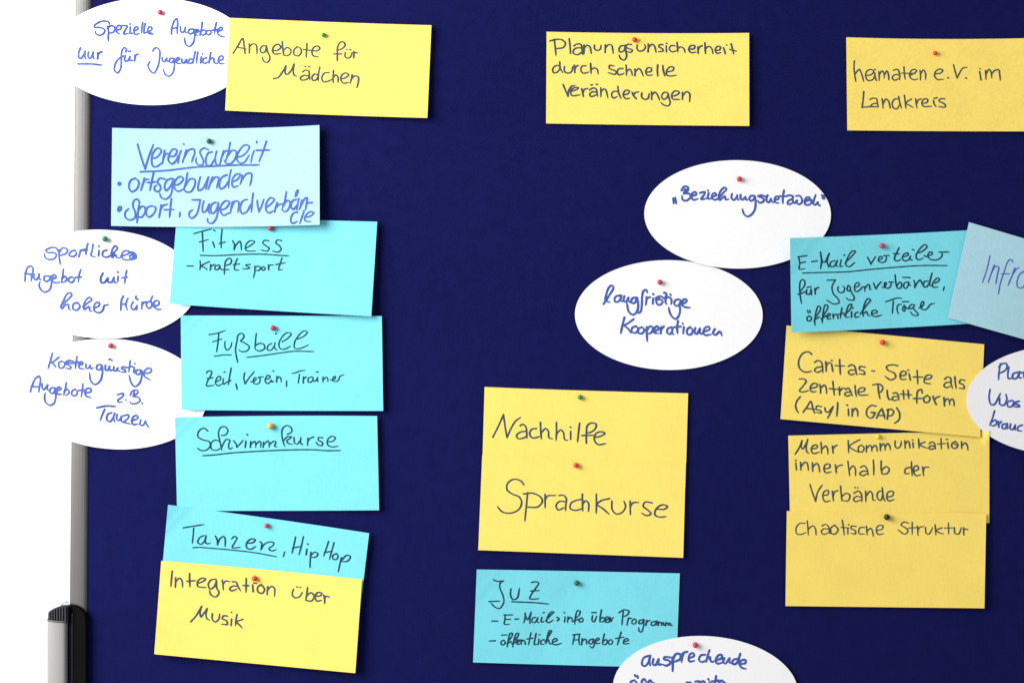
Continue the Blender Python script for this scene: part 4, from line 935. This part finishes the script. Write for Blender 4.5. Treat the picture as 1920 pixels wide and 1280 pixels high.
def pin(key, px, py, colour, label, tilt=(0, 0), size=1.0):
    c = BY[key]
    if colour not in HEADS:
        h = HEAD.copy()
        h.materials.append(M[colour])
        HEADS[colour] = h
    size *= 1.13
    hh = c.h(px, py) + 2.7 * MM * size
    root = thing("map_pin", label, "pin", P(px, py, hh), "round-headed pins in the cards")
    root.rotation_euler = (math.radians(tilt[0]), 0, math.radians(tilt[1]))
    root.scale = (size, size, size)
    for nm, me in (("head", HEADS[colour]), ("needle", NEEDLE)):
        o = bpy.data.objects.new(nm, me)
        COL.objects.link(o)
        o.parent = root


for a in [
    ('spezielle', 300.5, 23.8, 'red', "red pin in the white oval reading Spezielle Angebote", (-14, -16), .98),
    ('angebote', 606.9, 66.3, 'green', "green pin in the yellow card reading Angebote für Mädchen", (-8, -14), .86),
    ('planung', 1189.8, 75, 'bright_red', "red pin above the word Planungsunsicherheit", (0, 0), .92),
    ('heimaten', 1753.4, 100.1, 'bright_red', "small red pin above heimaten e.V. on the yellow card", (20, 22), .80),
    ('vereins', 392, 265, 'dark_green', "dark green pin in the pale blue card headed Vereinsarbeit", (-6, -12), .98),
    ('fitness', 506.9, 428, 'red', "red pin in the turquoise card headed Fitness, just under a pale blue card", (0, -6), 1.0),
    ('sport', 196.7, 448, 'green', "green pin in the white oval reading sportliches Angebot", (-10, -22), 1.05),
    ('kosten', 207.7, 647.9, 'red', "red pin in the white oval starting Kostengünstige", (0, -12), 1.0),
    ('fussball', 511.9, 614.8, 'red', "red pin in the turquoise card headed Fußball", (0, -8), 1.0),
    ('schwimm', 507, 798.5, 'amber', "amber yellow pin in the turquoise Schwimmkurse card", (-4, -10), 1.2),
    ('tanzen', 500.4, 985, 'red', "red pin in the turquoise card reading Tanzen, HipHop", (0, -4), .90),
    ('integration', 477.3, 1083.8, 'bright_red', "red pin in the yellow card reading Integration über Musik", (0, -6), 1.0),
    ('nachhilfe', 1087.8, 744.5, 'green', "green pin in the yellow card reading Nachhilfe", (0, -4), .90),
    ('sprach', 1080.3, 872, 'bright_red', "red pin in the yellow card reading Sprachkurse", (0, -5), .98),
    ('juz', 1081.6, 1092.5, 'dark_green', "dark green pin in the turquoise card headed JuZ", (0, -4), .98),
    ('ansprechende', 1303.8, 1208.5, 'red', "red pin in the white oval starting ansprechende", (0, -4), 1.02),
    ('beziehung', 1386.5, 335.8, 'red', "red pin above the quoted word on the oval Beziehungsnetzwerk card", (0, -2), .98),
    ('lang', 1237.2, 529, 'red', "red pin in the white oval reading langfristige Kooperationen", (0, 0), .96),
    ('email', 1654, 461, 'red', "red pin in the turquoise card headed E-Mail verteiler", (0, 0), 1.0),
    ('caritas', 1654.8, 641.7, 'bright_red', "red pin above Caritas-Seite on the yellow card", (0, 0), 1.0),
    ('mehr', 1646, 818, 'lemon', "lemon yellow pin in the yellow card starting Mehr Kommunikation", (0, 0), .85),
    ('chaot', 1663.2, 969, 'jet', "black pin above Chaotische Struktur on the yellow card", (0, -3), 1.1),
]:
    pin(*a)
